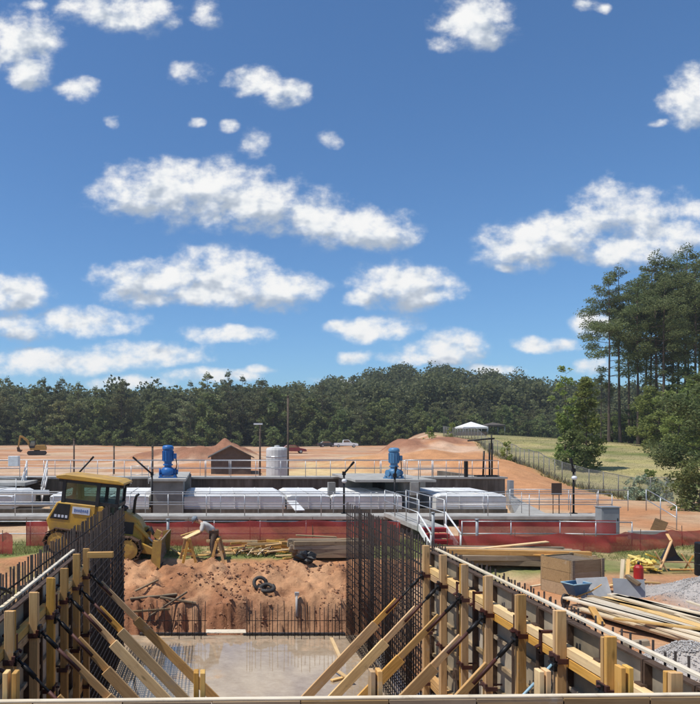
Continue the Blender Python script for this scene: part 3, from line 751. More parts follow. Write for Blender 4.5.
# near guard rail and red barrier
handrail([(-16, 26.9), (XA(398, 26.9), 26.9)], 0.0, 'galvanised guard rail behind the red barrier, left of the red stairs', h=.95, sp=1.75, levels=(.97, .47))
handrail([(XA(462, 26.9), 26.9), (XA(560, 26.9), 26.9), (XA(632, 26.6), 26.6)], 0.0, 'galvanised guard rail behind the red barrier, right of the red stairs', h=.95, sp=1.75, levels=(.97, .47))
def barrier(path, h, label, stakes=True, seed=0, sag=.05, zoff=.02):
    pts = []; st = []
    for (a, c) in zip(path[:-1], path[1:]):
        L = math.hypot(c[0]-a[0], c[1]-a[1]); n = max(2, int(L/.12))
        for i in range(n): pts.append((a[0]+(c[0]-a[0])*i/n, a[1]+(c[1]-a[1])*i/n))
    pts.append(path[-1])
    t_ = thing('barrier_fence', label, 'barrier', (path[0][0], path[0][1], 0))
    nz = 6; V = []; Fq = []
    for i, (x, y) in enumerate(pts):
        s_ = i*.12; g_ = g1(x, y)
        for j in range(nz+1):
            f = j/nz
            wob = .05*math.sin(s_*2.1+seed)+.035*math.sin(s_*7.3+seed*2+f*2)+.03*math.sin(s_*4.1+f*5)+.04*math.sin(s_*.9+f*2.5+seed)*(1-abs(2*f-1))
            zz = g_+zoff+f*(h-sag*abs(math.sin(s_*math.pi/2.4+seed))*f-.03*math.sin(s_*.6+seed))
            V.append((x-path[0][0], y+wob-path[0][1], zz))
    for i in range(len(pts)-1):
        for j in range(nz): a = i*(nz+1)+j; Fq.append((a, a+nz+1, a+nz+2, a+1))
    me = mesh_np('fabric', V, Fq); o = link('fabric', me, 'barrier_red', None, smooth=True); o.parent = t_
    if stakes:
        d = 0
        for i, (x, y) in enumerate(pts):
            if i % 20 == 0: rod('stake', (x, y+.06, g1(x, y)-.1), (x+random.uniform(-.03, .03), y+.06, g1(x, y)+h+.12), .014, 'rust_steel', t_, 6)
    return t_
barrier([(XA(26, 26.6), 26.6), (XA(48, 26.6), 26.6)], 1.0, 'short red mesh barrier left of the bulldozer', seed=2)
barrier([(XA(-60, 25.2), 25.2), (XA(12, 24.6), 24.6)], .75, 'sagging orange-red mesh at the far left behind the bar tops', seed=3, sag=.3)
barrier([(XA(126, 26.6), 26.6), (XA(400, 26.6), 26.6)], 1.0, 'red mesh barrier between the bulldozer and the red stairs', seed=0, sag=.10)
barrier([(XA(458, 27.3), 27.3), (XA(615, 27.3), 27.3)], .93, 'upper see-through red mesh behind the lower barrier, right of the stairs', seed=5, sag=.02, stakes=False)
barrier([(XA(448, 25.6), 25.6), (XA(560, 25.3), 25.3), (XA(610, 25.0), 25.0), (XA(655, 25.8), 25.8), (XA(720, 27.5), 27.5)], .68, 'lower red mesh barrier right of the stairs, bending back at its end', seed=1, sag=.12)
for px in (168, 477, 433):
    Y = 26.2; x = XA(px, Y)
    t_ = thing('pipe_marker', {168: 'lavender pipe post beside the bulldozer blade', 477: 'lavender pipe post in front of the red barrier right of the stairs', 433: 'grey pipe post beside the left stair rail'}[px], 'post', (x, Y, 0))
    rod('pipe', (x, Y, -.1), (x, Y, 1.05 if px != 433 else 1.3), .055 if px != 433 else .06, 'cabinet_grey', t_, 10); rod('cap', (x, Y, 1.05 if px != 433 else 1.3), (x, Y, 1.11 if px != 433 else 1.36), .075, 'cabinet_grey', t_, 10)

# basins
WK0, WK1, WZ = 32.6, 34.0, .50
x_end = XA(610, 33)
o = MB().bx(-32, x_end, WK0, WK1, WZ-.17, WZ).build('walkway', 'concrete_light', bevel=.015); tag(o, 'long pale concrete walkway along the front of the basins', 'walkway')
o = MB().bx(-32, x_end-.2, WK1-.35, WK1-.1, -.4, WZ-.175).build('basin_wall', 'concrete_stained'); tag(o, 'dark basin front wall under the concrete walkway', 'wall')
o = MB().bx(-32, x_end-.2, WK1-.05, 35.9, -.4, -.05).build('basin_water', 'dark_water'); tag(o, 'dark water in the basin behind the walkway', 'water', kind='structure')
for k_, px in enumerate(range(-40, 600, 75)):
    x = XA(px, 33); tag(MB().bx(x, x+.3, WK0+.1, WK1-.4, -.2, WZ-.172).build('walkway_pier', 'concrete'), f'concrete pier under the long walkway, {ordinal(k_)} from the left', 'pier', 'walkway piers')
o = MB().bx(-32, XA(508, 36.2), 36.25, 36.5, -.4, .47).build('basin_wall', 'concrete_stained'); tag(o, 'stained basin wall below the white covers', 'wall')
handrail([(-31, WK0+.06), (XA(398, WK0), WK0+.06)], WZ, 'front handrail of the long walkway, left of the bridge')
handrail([(XA(447, WK0), WK0+.06), (x_end-.1, WK0+.06)], WZ, 'front handrail of the long walkway, right of the bridge')
handrail([(-31, WK1-.06), (x_end-.1, WK1-.06)], WZ, 'rear handrail of the long walkway', r=.018)
# far tank wall with deck and railing
BY = 44.0
o = MB().bx(-40, XA(505, BY), BY, BY+.45, -.4, 1.62).build('tank_wall', 'concrete_stained'); tag(o, 'long stained concrete tank wall behind the white covers', 'wall')
o = MB().bx(-40, XA(507, BY), BY-.12, BY+1.6, 1.625, 1.74).build('deck_slab', 'concrete_light'); tag(o, 'pale deck slab along the top of the stained tank wall', 'deck')
o = MB().bx(XA(505, BY)-.4, XA(505, BY), BY+.46, 56, -.2, 1.6).build('tank_wall', 'concrete_stained'); tag(o, 'side wall of the tank at the right end of the stained wall', 'wall')
handrail([(-39, BY-.05), (XA(20, BY), BY-.05)], 1.74, 'deck railing left of the white stairs', sp=1.5)
handrail([(XA(44, BY), BY-.05), (XA(205, BY), BY-.05)], 1.74, 'deck railing between the white stairs and the brown shed', sp=1.6)
handrail([(XA(206, BY), BY-.05), (XA(380, BY), BY-.05)], 1.74, 'deck railing in front of the brown shed and the white tank', sp=1.5)
handrail([(XA(381, BY), BY-.05), (XA(498, BY), BY-.05)], 1.74, 'deck railing right of the second blue pump', sp=.85)
handrail([(-39, BY+1.5), (XA(500, BY), BY+1.5)], 1.74, 'rear railing of the deck on the tank wall', sp=1.9, r=.017)
def cover(px0, px1, label, y0=36.3, y1=41.2, ztop=1.26, slant=.25):
    x0, x1 = XA(px0, y0), XA(px1, y0); W = x1-x0
    t_ = thing('tank_cover', label, 'tank cover', ((x0+x1)/2, y0, .47), 'white basin covers')
    mb = MB()
    prof = [(y0, .47), (y0-.02, 1.17), (y0+.15, ztop), (y1-.4, ztop+.02), (y1, ztop-.1), (y1, .47)]
    n = len(prof); vs = []
    secs = [(x0, .0), (x0+slant, 1), (x1-slant, 1), (x1, .0)]
    for k, (x, f) in enumerate(secs):
        for (y, z) in prof: vs.append((x, y, .47+(z-.47)*(1 if f else .86)))
    fs = [(a+k*n, (a+1) % n+k*n, (a+1) % n+(k+1)*n, a+(k+1)*n) for k in range(3) for a in range(n)] + [tuple(range(n-1, -1, -1)), tuple(3*n+i for i in range(n))]
    mb.add(vs, fs); mb.build('shell', 'cover_white', t_)
    k = max(1, round(W/1.25))
    for i in range(1, k):
        x = x0+W*i/k; r_ = MB(); r_.bx(x-.025, x+.025, y0-.05, y0-.022, .49, 1.15); r_.bx(x-.025, x+.025, y0+.16, y1-.5, ztop+.022, ztop+.045); r_.build('rib', 'cover_white', t_)
    for z in (.56, 1.1): MB().bx(x0+.02, x1-.02, y0-.045, y0-.02, z-.02, z+.02).build('edge_angle', 'galv', t_)
for a, c, lab in ((-45, 12, 'white basin cover at the left edge of the picture'), (50, 108, 'white basin cover behind the bulldozer cab'), (110, 149, 'narrow white basin cover left of the first pump pillar'), (184, 285, 'long white basin cover right of the first pump pillar'), (287, 330, 'short white basin cover left of the bent lamp pole'), (331, 402, 'white basin cover in front of the second blue pump'), (436, 506, 'white basin cover at the right end of the row')):
    cover(a, c, lab)
# plank ramp on the covers
tag(plank('service_plank', (XA(292, 36), 36.15, .9), (XA(300, 34.6), 34.6, .56), .5, .05, 'white_paint'), 'white plank sloping from the basin covers to the walkway', 'plank')
# pump platforms
def platform(x0, x1, y0, z, label, cols):
    t_ = thing('pump_platform', label, 'platform', ((x0+x1)/2, y0, 0))
    MB().bx(x0-.15, x1+.15, y0-.15, BY-.14, z-.13, z).build('slab', 'concrete_light', t_, bevel=.01)
    for (a, c, d0, d1) in cols: MB().bx(a, c, d0, d1, -.3, z-.134).build('pier', 'concrete', t_)
    return t_
pA = platform(XA(151, 35.9), XA(183, 35.9), 35.9, 2.08, 'concrete platform carrying the bright blue pump', [(XA(151, 35.9), XA(183, 35.9), 35.9, 38.5), (XA(150, 41), XA(190, 41), 41.3, BY-.2)])
pB = platform(XA(357, 37), XA(432, 37), 36.9, 1.98, 'concrete platform carrying the pale blue pump', [(XA(404, 37), XA(420, 37), 37, 38.2), (XA(345, 41.5), XA(372, 41.5), 41.4, 43.6), (XA(385, 41.5), XA(425, 41.5), 41.4, 43.6), (XA(331, 35.9), XA(338, 35.9), 36.6, 37.0)])
handrail([(XA(405, 37), 37.0), (XA(432, 37), 37.0)], 1.98, 'short railing at the edge of the second pump platform', sp=.8)
handrail([(XA(140, 36), 41.0), (XA(120, 36), 41.0)], 1.5, 'short railing left of the bright blue pump', sp=.8)
def pump(x, y, z, mat, label, sc=1.0, ang=0):
    t_ = thing('pump', label, 'pump', (0, 0, 0))
    mb = MB()
    mb.box((0, 0, .03), (.95, .7, .06))
    for s in (-1, 1):
        for q in (-1, 1): mb.box((s*.36, q*.24, .10), (.12, .12, .14))
    mb.build('base_plate', mat, t_)
    MB().lathe([(.30, .10), (.36, .2), (.36, .42), (.28, .5), (.2, .56)], n=18).build('gear_housing', mat, t_, smooth=True)
    for s in (-1, 1): MB().lathe([(.12, -.06), (.2, -.06), (.2, 0), (.13, .02), (.13, .12)] , (s*.40, 0, .3), 14, 'X').build('flange', mat, t_)
    MB().lathe([(.19, .54), (.19, .62), (.26, .64), (.26, .70), (.2, .72), (.2, .84)], n=16).build('coupling', mat, t_)
    mb = MB(); mb.lathe([(.25, .84), (.27, .86), (.27, 1.42), (.25, 1.46)], n=20)
    for k in range(14):
        q = k*2*math.pi/14; mb.box((.28*math.cos(q), .28*math.sin(q), 1.14), (.05, .014, .5), (0, 0, q))
    mb.build('motor', mat, t_)
    MB().lathe([(.29, 1.46), (.30, 1.5), (.30, 1.6), (.22, 1.68), (.05, 1.70)], n=20).build('fan_cowl', mat, t_, smooth=True)
    MB().box((.36, -.05, 1.12), (.18, .24, .28)).build('terminal_box', mat, t_, bevel=.01)
    MB().tube([(.42, -.05, .98), (.46, -.05, .7), (.42, -.1, .4), (.44, -.15, .06)], .025, 8).build('conduit', 'cord_black', t_, smooth=True)
    t_.location = (x, y, z); t_.scale = (sc,)*3; t_.rotation_euler = (0, 0, ang)
pump(XA(168, 37), 37.0, 2.083, 'pump_blue', 'bright blue vertical pump on the left platform', 1.03)
pump(XA(394, 37.9), 37.9, 1.983, 'pump_blue_pale', 'pale blue vertical pump on the right platform', 1.0, .4)
def lamp_pole(x, y, z0, h, arm, label, globe=True):
    t_ = thing('lamp_pole', label, 'lamp pole', (x, y, z0))
    rod('pole', (x, y, z0), (x, y, z0+h), .05, 'black_steel', t_)
    MB().box((x, y, z0+h+.02), (.16, .12, .18)).build('hinge', 'black_steel', t_)
    p1 = (x+arm[0], y, z0+h+arm[1])
    rod('arm', (x, y, z0+h), p1, .045, 'black_steel', t_); MB().box(p1, (.22, .14, .09), (0, -math.atan2(arm[1], arm[0]), 0)).build('lamp_head', 'black_steel', t_)
    MB().box((x, y, z0+.02), (.26, .26, .04)).build('base_plate', 'black_steel', t_)
    if globe:
        MB().lathe([(.03, -.1), (.11, -.06), (.13, 0), (.11, .07), (.04, .1)], (x, y-.08, z0+h-.35), 14).build('globe', 'lamp_white', t_, smooth=True)
lamp_pole(XA(77.5, 36), 35.95, .3, 2.0, (.78, .85), 'dark folded lamp pole leaning right behind the bulldozer cab', False)
lamp_pole(XA(152, 35.4), 35.4, .0, 2.35, (-.9, .8), 'dark folded lamp pole leaning left beside the bright blue pump', False)
lamp_pole(XA(343, 34), 33.75, WZ, 1.95, (.42, .5), 'dark folded lamp pole with a white globe left of the pale blue pump')
lamp_pole(XA(394.5, 33.8), 33.75, WZ, 1.85, (.05, .35), 'straight dark pole in front of the pale blue pump', False)
lamp_pole(XA(573, 33.8), 33.75, WZ, 2.1, (-.12, .5), 'dark folded lamp pole with a white globe at the right end of the walkway')
# dark hoist frame on the right end of the tank wall
t_ = thing('hoist_frame', 'dark steel hoist frame on the right end of the deck', 'hoist', (XA(490, BY), BY+.4, 1.74))
for px in (485.5, 492, 494.5): rod('upright', (XA(px, BY), BY+.4, 1.74), (XA(px+(1 if px < 490 else 0), BY), BY+.4, 3.9 if px > 486 else 3.4), .06, 'black_steel', t_)
rod('cross_arm', (XA(470, BY), BY+.4, 4.05), (XA(497, BY), BY+.4, 4.2), .05, 'black_steel', t_)
rod('upright', (XA(494, BY), BY+.4, 3.5), (XA(494, BY), BY+.4, 4.45), .05, 'black_steel', t_)
MB().bx(XA(478, BY), XA(500, BY), BY+.1, BY+.7, 1.74, 1.84).build('base', 'black_steel', t_)
tag(MB().bx(XA(464.5, BY), XA(467.5, BY), BY-.1, BY+.1, 1.75, 2.75).build('panel_box', 'black_steel'), 'slim dark control box on the deck railing left of the hoist', 'box')
tag(MB().bx(XA(507, 43), XA(511, 43), 42.6, 43, .4, 1.6).build('panel_box', 'cabinet_grey'), 'grey box on the corner of the tank wall below the hoist', 'box')
tag(MB().bx(XA(411, 36.6), XA(419.5, 36.6), 36.7, 36.98, 1.15, 1.85).build('control_box', 'concrete_light', bevel=.01), 'pale control box on the pier of the second pump platform', 'box')
# concrete ramp right of the last cover
o = MB().add([(XA(508, 36), 35.2, .35), (XA(552, 35), 35.2, .25), (XA(522, 44), 44, .2), (XA(506, 44), 44, .9), (XA(508, 36), 35.2, -.2), (XA(552, 35), 35.2, -.2), (XA(522, 44), 44, -.2), (XA(506, 44), 44, -.2)], [(0,1,2,3),(7,6,5,4),(0,4,5,1),(1,5,6,2),(2,6,7,3),(3,7,4,0)]).build('ramp', 'concrete_light'); tag(o, 'pale sloping concrete apron right of the last white cover', 'ramp')
# white stairs at left
def stairs(x0, x1, yb, zb, yt, zt, n, label, mat_s, mat_t, rail=True, railmat='white_paint'):
    t_ = thing('stairs', label, 'stairs', ((x0+x1)/2, yb, zb))
    for s, x in (('l', x0), ('r', x1)):
        MB().add([(x-.03, yb, zb), (x-.03, yb, zb+.25), (x-.03, yt, zt+.08), (x-.03, yt, zt-.18), (x+.03, yb, zb), (x+.03, yb, zb+.25), (x+.03, yt, zt+.08), (x+.03, yt, zt-.18)], [(0,1,2,3),(7,6,5,4),(0,4,5,1),(1,5,6,2),(2,6,7,3),(3,7,4,0)]).build('stringer', mat_s, t_)
        if rail:
            for lv in (.55, 1.0): rod('rail', (x, yb, zb+.1+lv), (x, yt, zt+lv), .04, railmat, t_)
            for f in (0, .5, 1): rod('post', (x, yb+(yt-yb)*f, zb+(zt-zb)*f), (x, yb+(yt-yb)*f, zb+(zt-zb)*f+1.04), .035, railmat, t_)
    for i in range(n):
        f = (i+.6)/n; MB().bx(x0+.035, x1-.035, yb+(yt-yb)*f-.13, yb+(yt-yb)*f+.13, zb+(zt-zb)*f-.02, zb+(zt-zb)*f+.02).build('tread', mat_t, t_)
        if mat_t == 'stair_red': MB().bx(x0+.035, x1-.035, yb+(yt-yb)*f-.11, yb+(yt-yb)*f-.09, zb+(zt-zb)*(f-1/n)+.03, zb+(zt-zb)*f-.022).build('riser', mat_t, t_)
    return t_
stairs(XA(20, 42.2), XA(41, 42.2), 42.3, .2, 43.8, 1.76, 8, 'white steel stairs climbing to the deck at the left', 'white_paint', 'rust_steel')
stairs(XA(426.5, 26.2), XA(453.5, 26.2), 25.7, 0, 27.15, .72, 4, 'short red stairs with white rails in front of the walkway', 'white_paint', 'stair_red', rail=False)
for px, lab in ((425.5, 'left'), (454.5, 'right')):
    x = XA(px, 26.2); t_ = thing('stair_rail', f'short white {lab} rail of the red stairs', 'railing', (x, 25.6, 0))
    rod('rail', (x, 25.5, .62), (x, 27.2, 1.25), .035, 'white_paint', t_); rod('post', (x, 25.55, 0), (x, 25.55, .64), .035, 'white_paint', t_); rod('post', (x, 27.15, .5), (x, 27.15, 1.24), .035, 'white_paint', t_)
# red fabric hung on the stairs
bx0, bx1 = XA(426, 26.2), XA(455, 26.2)
o = MB().bx(bx0, bx1, 27.2, WK0-.005, .5, .68).build('bridge', 'concrete_light'); tag(o, 'pale bridge slab from the red stairs back to the walkway', 'bridge')
tag(MB().bx(bx0+.2, bx0+.5, 28.6, 28.9, -.1, .495).build('bridge_pier', 'concrete'), 'concrete pier under the bridge slab', 'pier')
tag(MB().bx(bx0-.05, bx1+.05, 30.3, 30.6, -.1, .495).build('bridge_pier', 'concrete_stained'), 'dark cross wall under the bridge slab', 'pier')
handrail([(bx0+.05, 27.25), (bx0+.05, WK0)], .68, 'left handrail of the bridge behind the red stairs', sp=1.8)
handrail([(bx1-.05, 27.25), (bx1-.05, WK0)], .68, 'right handrail of the bridge behind the red stairs', sp=1.8)
# left-hand pipes and rails
tag(rod('pipe', (-31, 34.7, 1.5), (XA(49, 34.7), 34.7, 1.46), .13, 'white_paint', None, 12), 'fat white pipe running across the left basin', 'pipe')
tag(rod('pipe', (-31, 35.4, .8), (XA(60, 35.4), 35.4, .78), .09, 'galv', None, 12), 'grey pipe below the fat white pipe at the left', 'pipe')
handrail([(-30, 38.5), (XA(16, 38.5), 38.5)], [1.9, .9], 'sloping handrail left of the white stairs', sp=2.2, mat='white_paint')
tag(MB().bx(XA(8, 43), XA(18, 43), 43, 43.5, 2.45, 3.1).build('cabinet', 'white_paint', bevel=.02), 'small white box on the deck railing left of the stairs', 'box')
o = MB().bx(-40, XA(22, 40), 40.6, 43.8, 1.4, 1.58).build('deck_slab', 'concrete_light'); tag(o, 'pale side deck left of the white stairs', 'deck')
# cabinet, sign and low walls at the right end
t_ = thing('cabinet', 'grey electrical cabinet at the right end of the walkway', 'cabinet', (XA(607, 29.5), 29.5, 0))
x0, x1 = XA(599, 29.5), XA(617, 29.5)
MB().bx(x0, x1, 29.3, 29.8, .1, 1.22).build('body', 'cabinet_grey', t_, bevel=.012); MB().bx(x0+.04, x1-.04, 29.275, 29.298, .16, 1.15).build('door', 'cabinet_grey', t_, bevel=.006); MB().bx(x0-.03, x1+.03, 29.24, 29.86, 1.224, 1.26).build('lid', 'cabinet_grey', t_); MB().bx(x1-.12, x1-.09, 29.255, 29.273, .65, .78).build('handle', 'black_steel', t_); MB().bx(x0, x1, 29.3, 29.8, -.05, .098).build('plinth', 'concrete', t_)
t_ = thing('sign', 'brown sign panel on two thin posts above the walkway', 'sign', (XA(556, 33.7), 33.7, WZ))
MB().bx(XA(551, 33.7), XA(561, 33.7), 33.62, 33.66, 1.42, 2.0).build('panel', 'sign_brown', t_)
for px in (553, 559): rod('post', (XA(px, 33.7), 33.7, WZ), (XA(px, 33.7), 33.7, 1.98), .02, 'rust_steel', t_)
o = MB().bx(XA(617, 29.4), XA(675, 28), 28.4, 28.65, -.1, .34).build('low_wall', 'concrete_light'); tag(o, 'low pale concrete wall right of the grey cabinet', 'wall')
handrail([(XA(622, 36), 34.0), (XA(672, 30.5), 30.2)], [.62, .15], 'handrail running forward at the right end of the basins', sp=2.2)
handrail([(XA(505, 36), 35.4), (XA(628, 35), 35.0)], [.52, .5], 'second railing behind the sign at the right', sp=1.3)
tag(plank('dark_board', (XA(652, 31.5), 31.5, .2), (XA(665, 31.2), 31.2, .02), .08, .75, 'pine_dark'), 'dark tilted board beside the right end of the handrail', 'board')

# ------------------------------------------------------------------ background buildings, tank and vehicles
t_ = thing('shed', 'small brown shed with a low gable roof behind the deck', 'shed', (XA(231, 62), 62, 1.0))
x0, x1, Y = XA(211, 62), XA(251, 62), 62.0; zb, ze, zp = .7, 2.72, 3.62; xm = (x0+x1)/2
MB().add([(x0, Y, zb), (x1, Y, zb), (x1, Y, ze), (xm, Y, zp-.12), (x0, Y, ze), (x0, Y+4.5, zb), (x1, Y+4.5, zb), (x1, Y+4.5, ze), (xm, Y+4.5, zp-.12), (x0, Y+4.5, ze)], [(0,1,2,3,4),(9,8,7,6,5),(0,5,6,1),(1,6,7,2),(0,4,9,5),(2,7,8,3),(3,8,9,4)]).build('wall', 'shed_wall', t_)
for s in (-1, 1):
    xe = xm+s*((x1-x0)/2+.28); ez = ze-.16
    a = Vector((xm, 0, zp)); c = Vector((xe, 0, ez)); nrm = Vector((0, 0, .09))
    MB().add([(xm, Y-.3, zp), (xe, Y-.3, ez), (xe, Y+4.8, ez), (xm, Y+4.8, zp), (xm, Y-.3, zp-.1), (xe, Y-.3, ez-.1), (xe, Y+4.8, ez-.1), (xm, Y+4.8, zp-.1)], [(0,1,2,3),(7,6,5,4),(0,4,5,1),(1,5,6,2),(2,6,7,3),(3,7,4,0)]).build('roof_slope', 'shed_roof', t_)
for i in range(9):
    MB().bx(x0+.02, x1-.02, Y-.03, Y-.002, .8+i*.21, .8+i*.21+.19).build('siding_board', 'shed_wall', t_)
t_ = thing('storage_tank', 'white storage tank behind the deck railing right of the shed', 'tank', (XA(277, 52), 52, .6))
MB().lathe([(.78, .5), (.82, .6), (.82, 3.35), (.76, 3.5), (.4, 3.58)], (XA(277, 52), 52, 0), 20).build('shell', 'tank_white', t_, smooth=False)
MB().lathe([(.2, 3.58), (.2, 3.68), (.05, 3.7)], (XA(277, 52), 52, 0), 12).build('lid', 'tank_white', t_)
for z in (1.2, 2.0, 2.8): MB().lathe([(.83, z), (.845, z+.02), (.845, z+.06), (.83, z+.08)], (XA(277, 52), 52, 0), 20).build('band', 'galv', t_)
for (px, Y, top, lab, gl) in ((288, 50, 397, 'tall thin pole beside the white tank', 0), (260, 55, 424, 'lamp post with a small pale head left of the white tank', 1), (152.5, 49, 447, 'thin dark pole left of the bright blue pump', 0), (74, 60, 440, 'thin dark pole above the bulldozer cab', 0), (114, 62, 447, 'thin dark pole right of the bulldozer cab', 0)):
    x = XA(px, Y); z0 = g1(x, Y); zt = ZA(top, Y); t_ = thing('light_pole', lab, 'pole', (x, Y, z0))
    rod('pole', (x, Y, z0-.2), (x, Y, zt), .07, 'bark', t_)
    if gl: MB().box((x-.15, Y, zt), (.7, .2, .12)).build('lamp_head', 'lamp_white', t_)
    else: MB().lathe([(.09, 0), (.09, .05), (.03, .1)], (x, Y, zt), 10).build('cap', 'bark', t_)
def wheel(t_, x, y, r, w=.24):
    o = MB().lathe([(r*.62, -w/2), (r, -w/2+.03), (r, w/2-.03), (r*.62, w/2)], (x, y, r), 16, 'Y').build('wheel', 'rubber', t_, world=False)
    h = MB().lathe([(r*.6, -w/2-.005), (r*.6, w/2+.005)], (x, y, r), 12, 'Y').build('rim', 'galv', None); h.parent = o
def car(x, y, rz, mat, label, pickup):
    t_ = thing('parked_car' if not pickup else 'pickup_truck', label, 'car' if not pickup else 'pickup truck')
    L = 5.6 if pickup else 4.5
    a = -L/2; e = L/2
    if pickup: body = [(a, .45), (a, 1.05), (a+2.0, 1.08), (a+2.0, 1.1), (e-1.55, 1.12), (e-.25, 1.0), (e, .8), (e, .4)]
    else: body = [(a, .4), (a, .9), (a+.5, .98), (e-1.2, .95), (e-.2, .78), (e, .6), (e, .35)]
    MB().prism(body, -.95, .95).build('body', mat, t_, bevel=.05, world=False)
    cab = [(a+1.95, 1.09), (a+2.1, 1.78), (e-2.2, 1.82), (e-1.5, 1.13)] if pickup else [(a+.45, .96), (a+1.1, 1.42), (e-1.9, 1.44), (e-1.1, .96)]
    MB().prism(cab, -.86, .86).build('cab', mat, t_, bevel=.04, world=False)
    def ins(poly, k): cx_ = sum(p[0] for p in poly)/len(poly); cz_ = sum(p[1] for p in poly)/len(poly); return [(cx_+(p[0]-cx_)*k, cz_+(p[1]-cz_)*k) for p in poly]
    for s in (-1, 1): MB().prism(ins(cab, .8), s*.865-.005, s*.865+.005).build('side_window', 'car_glass', t_, world=False)
    for xw in (a+1.0, e-1.0):
        for s in (-1, 1): wheel(t_, xw, s*.85, .38 if pickup else .33)
    for s in (-1, 1):
        MB().box((e-.03, s*.7, .78 if pickup else .62), (.12, .3, .16)).build('headlight', 'lamp_white', t_, world=False)
        MB().box((a+.02, s*.8, .85 if pickup else .75), (.08, .14, .2)).build('tail_light', 'red_can', t_, world=False)
    t_.location = (x, y, g1(x, y)); t_.rotation_euler = (0, 0, rz)
car(XA(346, 165), 165, R(-8), 'car_white', 'white pickup truck parked before the forest', True)
car(XA(327, 168), 168, R(5), 'car_dark', 'dark car parked left of the white pickup', False)
car(XA(293, 120), 120, R(0), 'car_red', 'dark red car parked behind the white tank', False)
# excavator far left
t_ = thing('excavator', 'small tan excavator with its arm folded, far left before the forest', 'excavator')
for s in (-1, 1): MB().prism([(-1.6, .1), (-1.75, .45), (-1.5, .8), (1.5, .8), (1.75, .45), (1.6, .1), (1.3, 0), (-1.3, 0)], s*1.0-.25, s*1.0+.25).build('track', 'rubber', t_)
MB().prism([(-1.7, .95), (-1.75, 1.5), (-1.5, 1.95), (.2, 1.95), (.4, 1.4), (1.2, 1.3), (1.2, .95)], -1.15, 1.15).build('house', 'dirty_yellow', t_, bevel=.04)
MB().bx(-.5, .5, -.6, .6, .7, .95).build('turntable', 'black_steel', t_)
c_ = MB().prism([(.2, 1.3), (.15, 2.7), (1.0, 2.75), (1.3, 2.0), (1.25, 1.3)], .25, 1.15).build('cab', 'dozer_black', t_, bevel=.03)
MB().prism([(.3, 1.75), (.28, 2.6), (.95, 2.62), (1.2, 2.0), (1.2, 1.75)], 1.151, 1.165).build('window', 'car_glass', c_)
MB().prism([(.9, 1.3), (1.6, 2.9), (2.7, 3.7), (3.1, 3.65), (3.15, 3.35), (2.7, 3.25), (1.9, 2.5), (1.3, 1.2)], -.2, .2).build('boom', 'dirty_yellow', t_, bevel=.03)
MB().prism([(2.9, 3.75), (3.25, 3.7), (3.6, 1.5), (3.35, 1.4)], -.16, .16).build('stick', 'dirty_yellow', t_, bevel=.03)
MB().prism([(3.3, 1.5), (3.7, 1.5), (3.6, .7), (3.0, .55), (2.7, .95), (3.2, 1.1)], -.5, .5).build('bucket', 'track_steel', t_, bevel=.02)
t_.location = (XA(37, 112), 112, g1(XA(37, 112), 112)); t_.rotation_euler = (0, 0, R(188)); t_.scale = (.85,)*3
# tents on the hill
def tent(x, y, w, h, e, mat, label):
    z = g1(x, y); t_ = thing('canopy_tent', label, 'tent', (x, y, z))
    MB().add([(x-w/2, y-w/2, z+e), (x+w/2, y-w/2, z+e), (x+w/2, y+w/2, z+e), (x-w/2, y+w/2, z+e), (x, y, z+h), (x-w/2, y-w/2, z+e-.3), (x+w/2, y-w/2, z+e-.3), (x+w/2, y+w/2, z+e-.3), (x-w/2, y+w/2, z+e-.3)],
        [(0,1,4),(1,2,4),(2,3,4),(3,0,4),(0,5,6,1),(1,6,7,2),(2,7,8,3),(3,8,5,0)]).build('roof', mat, t_)
    for a in (-1, 1):
        for c in (-1, 1): rod('leg', (x+a*w*.47, y+c*w*.47, z-.2), (x+a*w*.47, y+c*w*.47, z+e), .05, 'galv', t_)
tent(XA(471, 128), 128, 4.5, 2.5, 1.5, 'tent_white', 'white peaked canopy tent beyond the chain-link fence')
tent(XA(493, 134), 134, 3.4, 2.4, 1.9, 'shed_roof', 'small dark open shelter right of the white tent')
tag(MB().bx(XA(455, 124), XA(487, 124), 124, 126, g1(XA(470, 124), 124)-.2, g1(XA(470, 124), 124)+.7).build('low_building', 'shed_wall'), 'low dark structure below the white tent', 'shelter')
# chain-link fence up the slope
t_ = thing('chain_link_fence', 'long grey chain-link fence climbing the slope between clay and field', 'fence', (32.3, 50, 0))
FP = []
for q in np.linspace(0, 1, 42):
    y = float(np.interp(q, [0, .2, .45, 1], [48, 58, 72, 125])); FP.append((float(np.interp(y, FX_Y, FX_X)), y))
for i, (x, y) in enumerate(FP):
    z = g1(x, y); rod('post', (x, y, z-.1), (x, y, z+1.75), .035, 'fence_steel', t_)
    if i:
        xa, ya = FP[i-1]; za = g1(xa, ya)
        rod('top_rail', (xa, ya, za+1.72), (x, y, z+1.72), .025, 'fence_steel', t_, 6)
        MB().add([(xa, ya-.02, za), (x, y-.02, z), (x, y-.02, z+1.72), (xa, ya-.02, za+1.72)], [(0, 1, 2, 3)]).build('wire_panel', 'chain_link', t_)

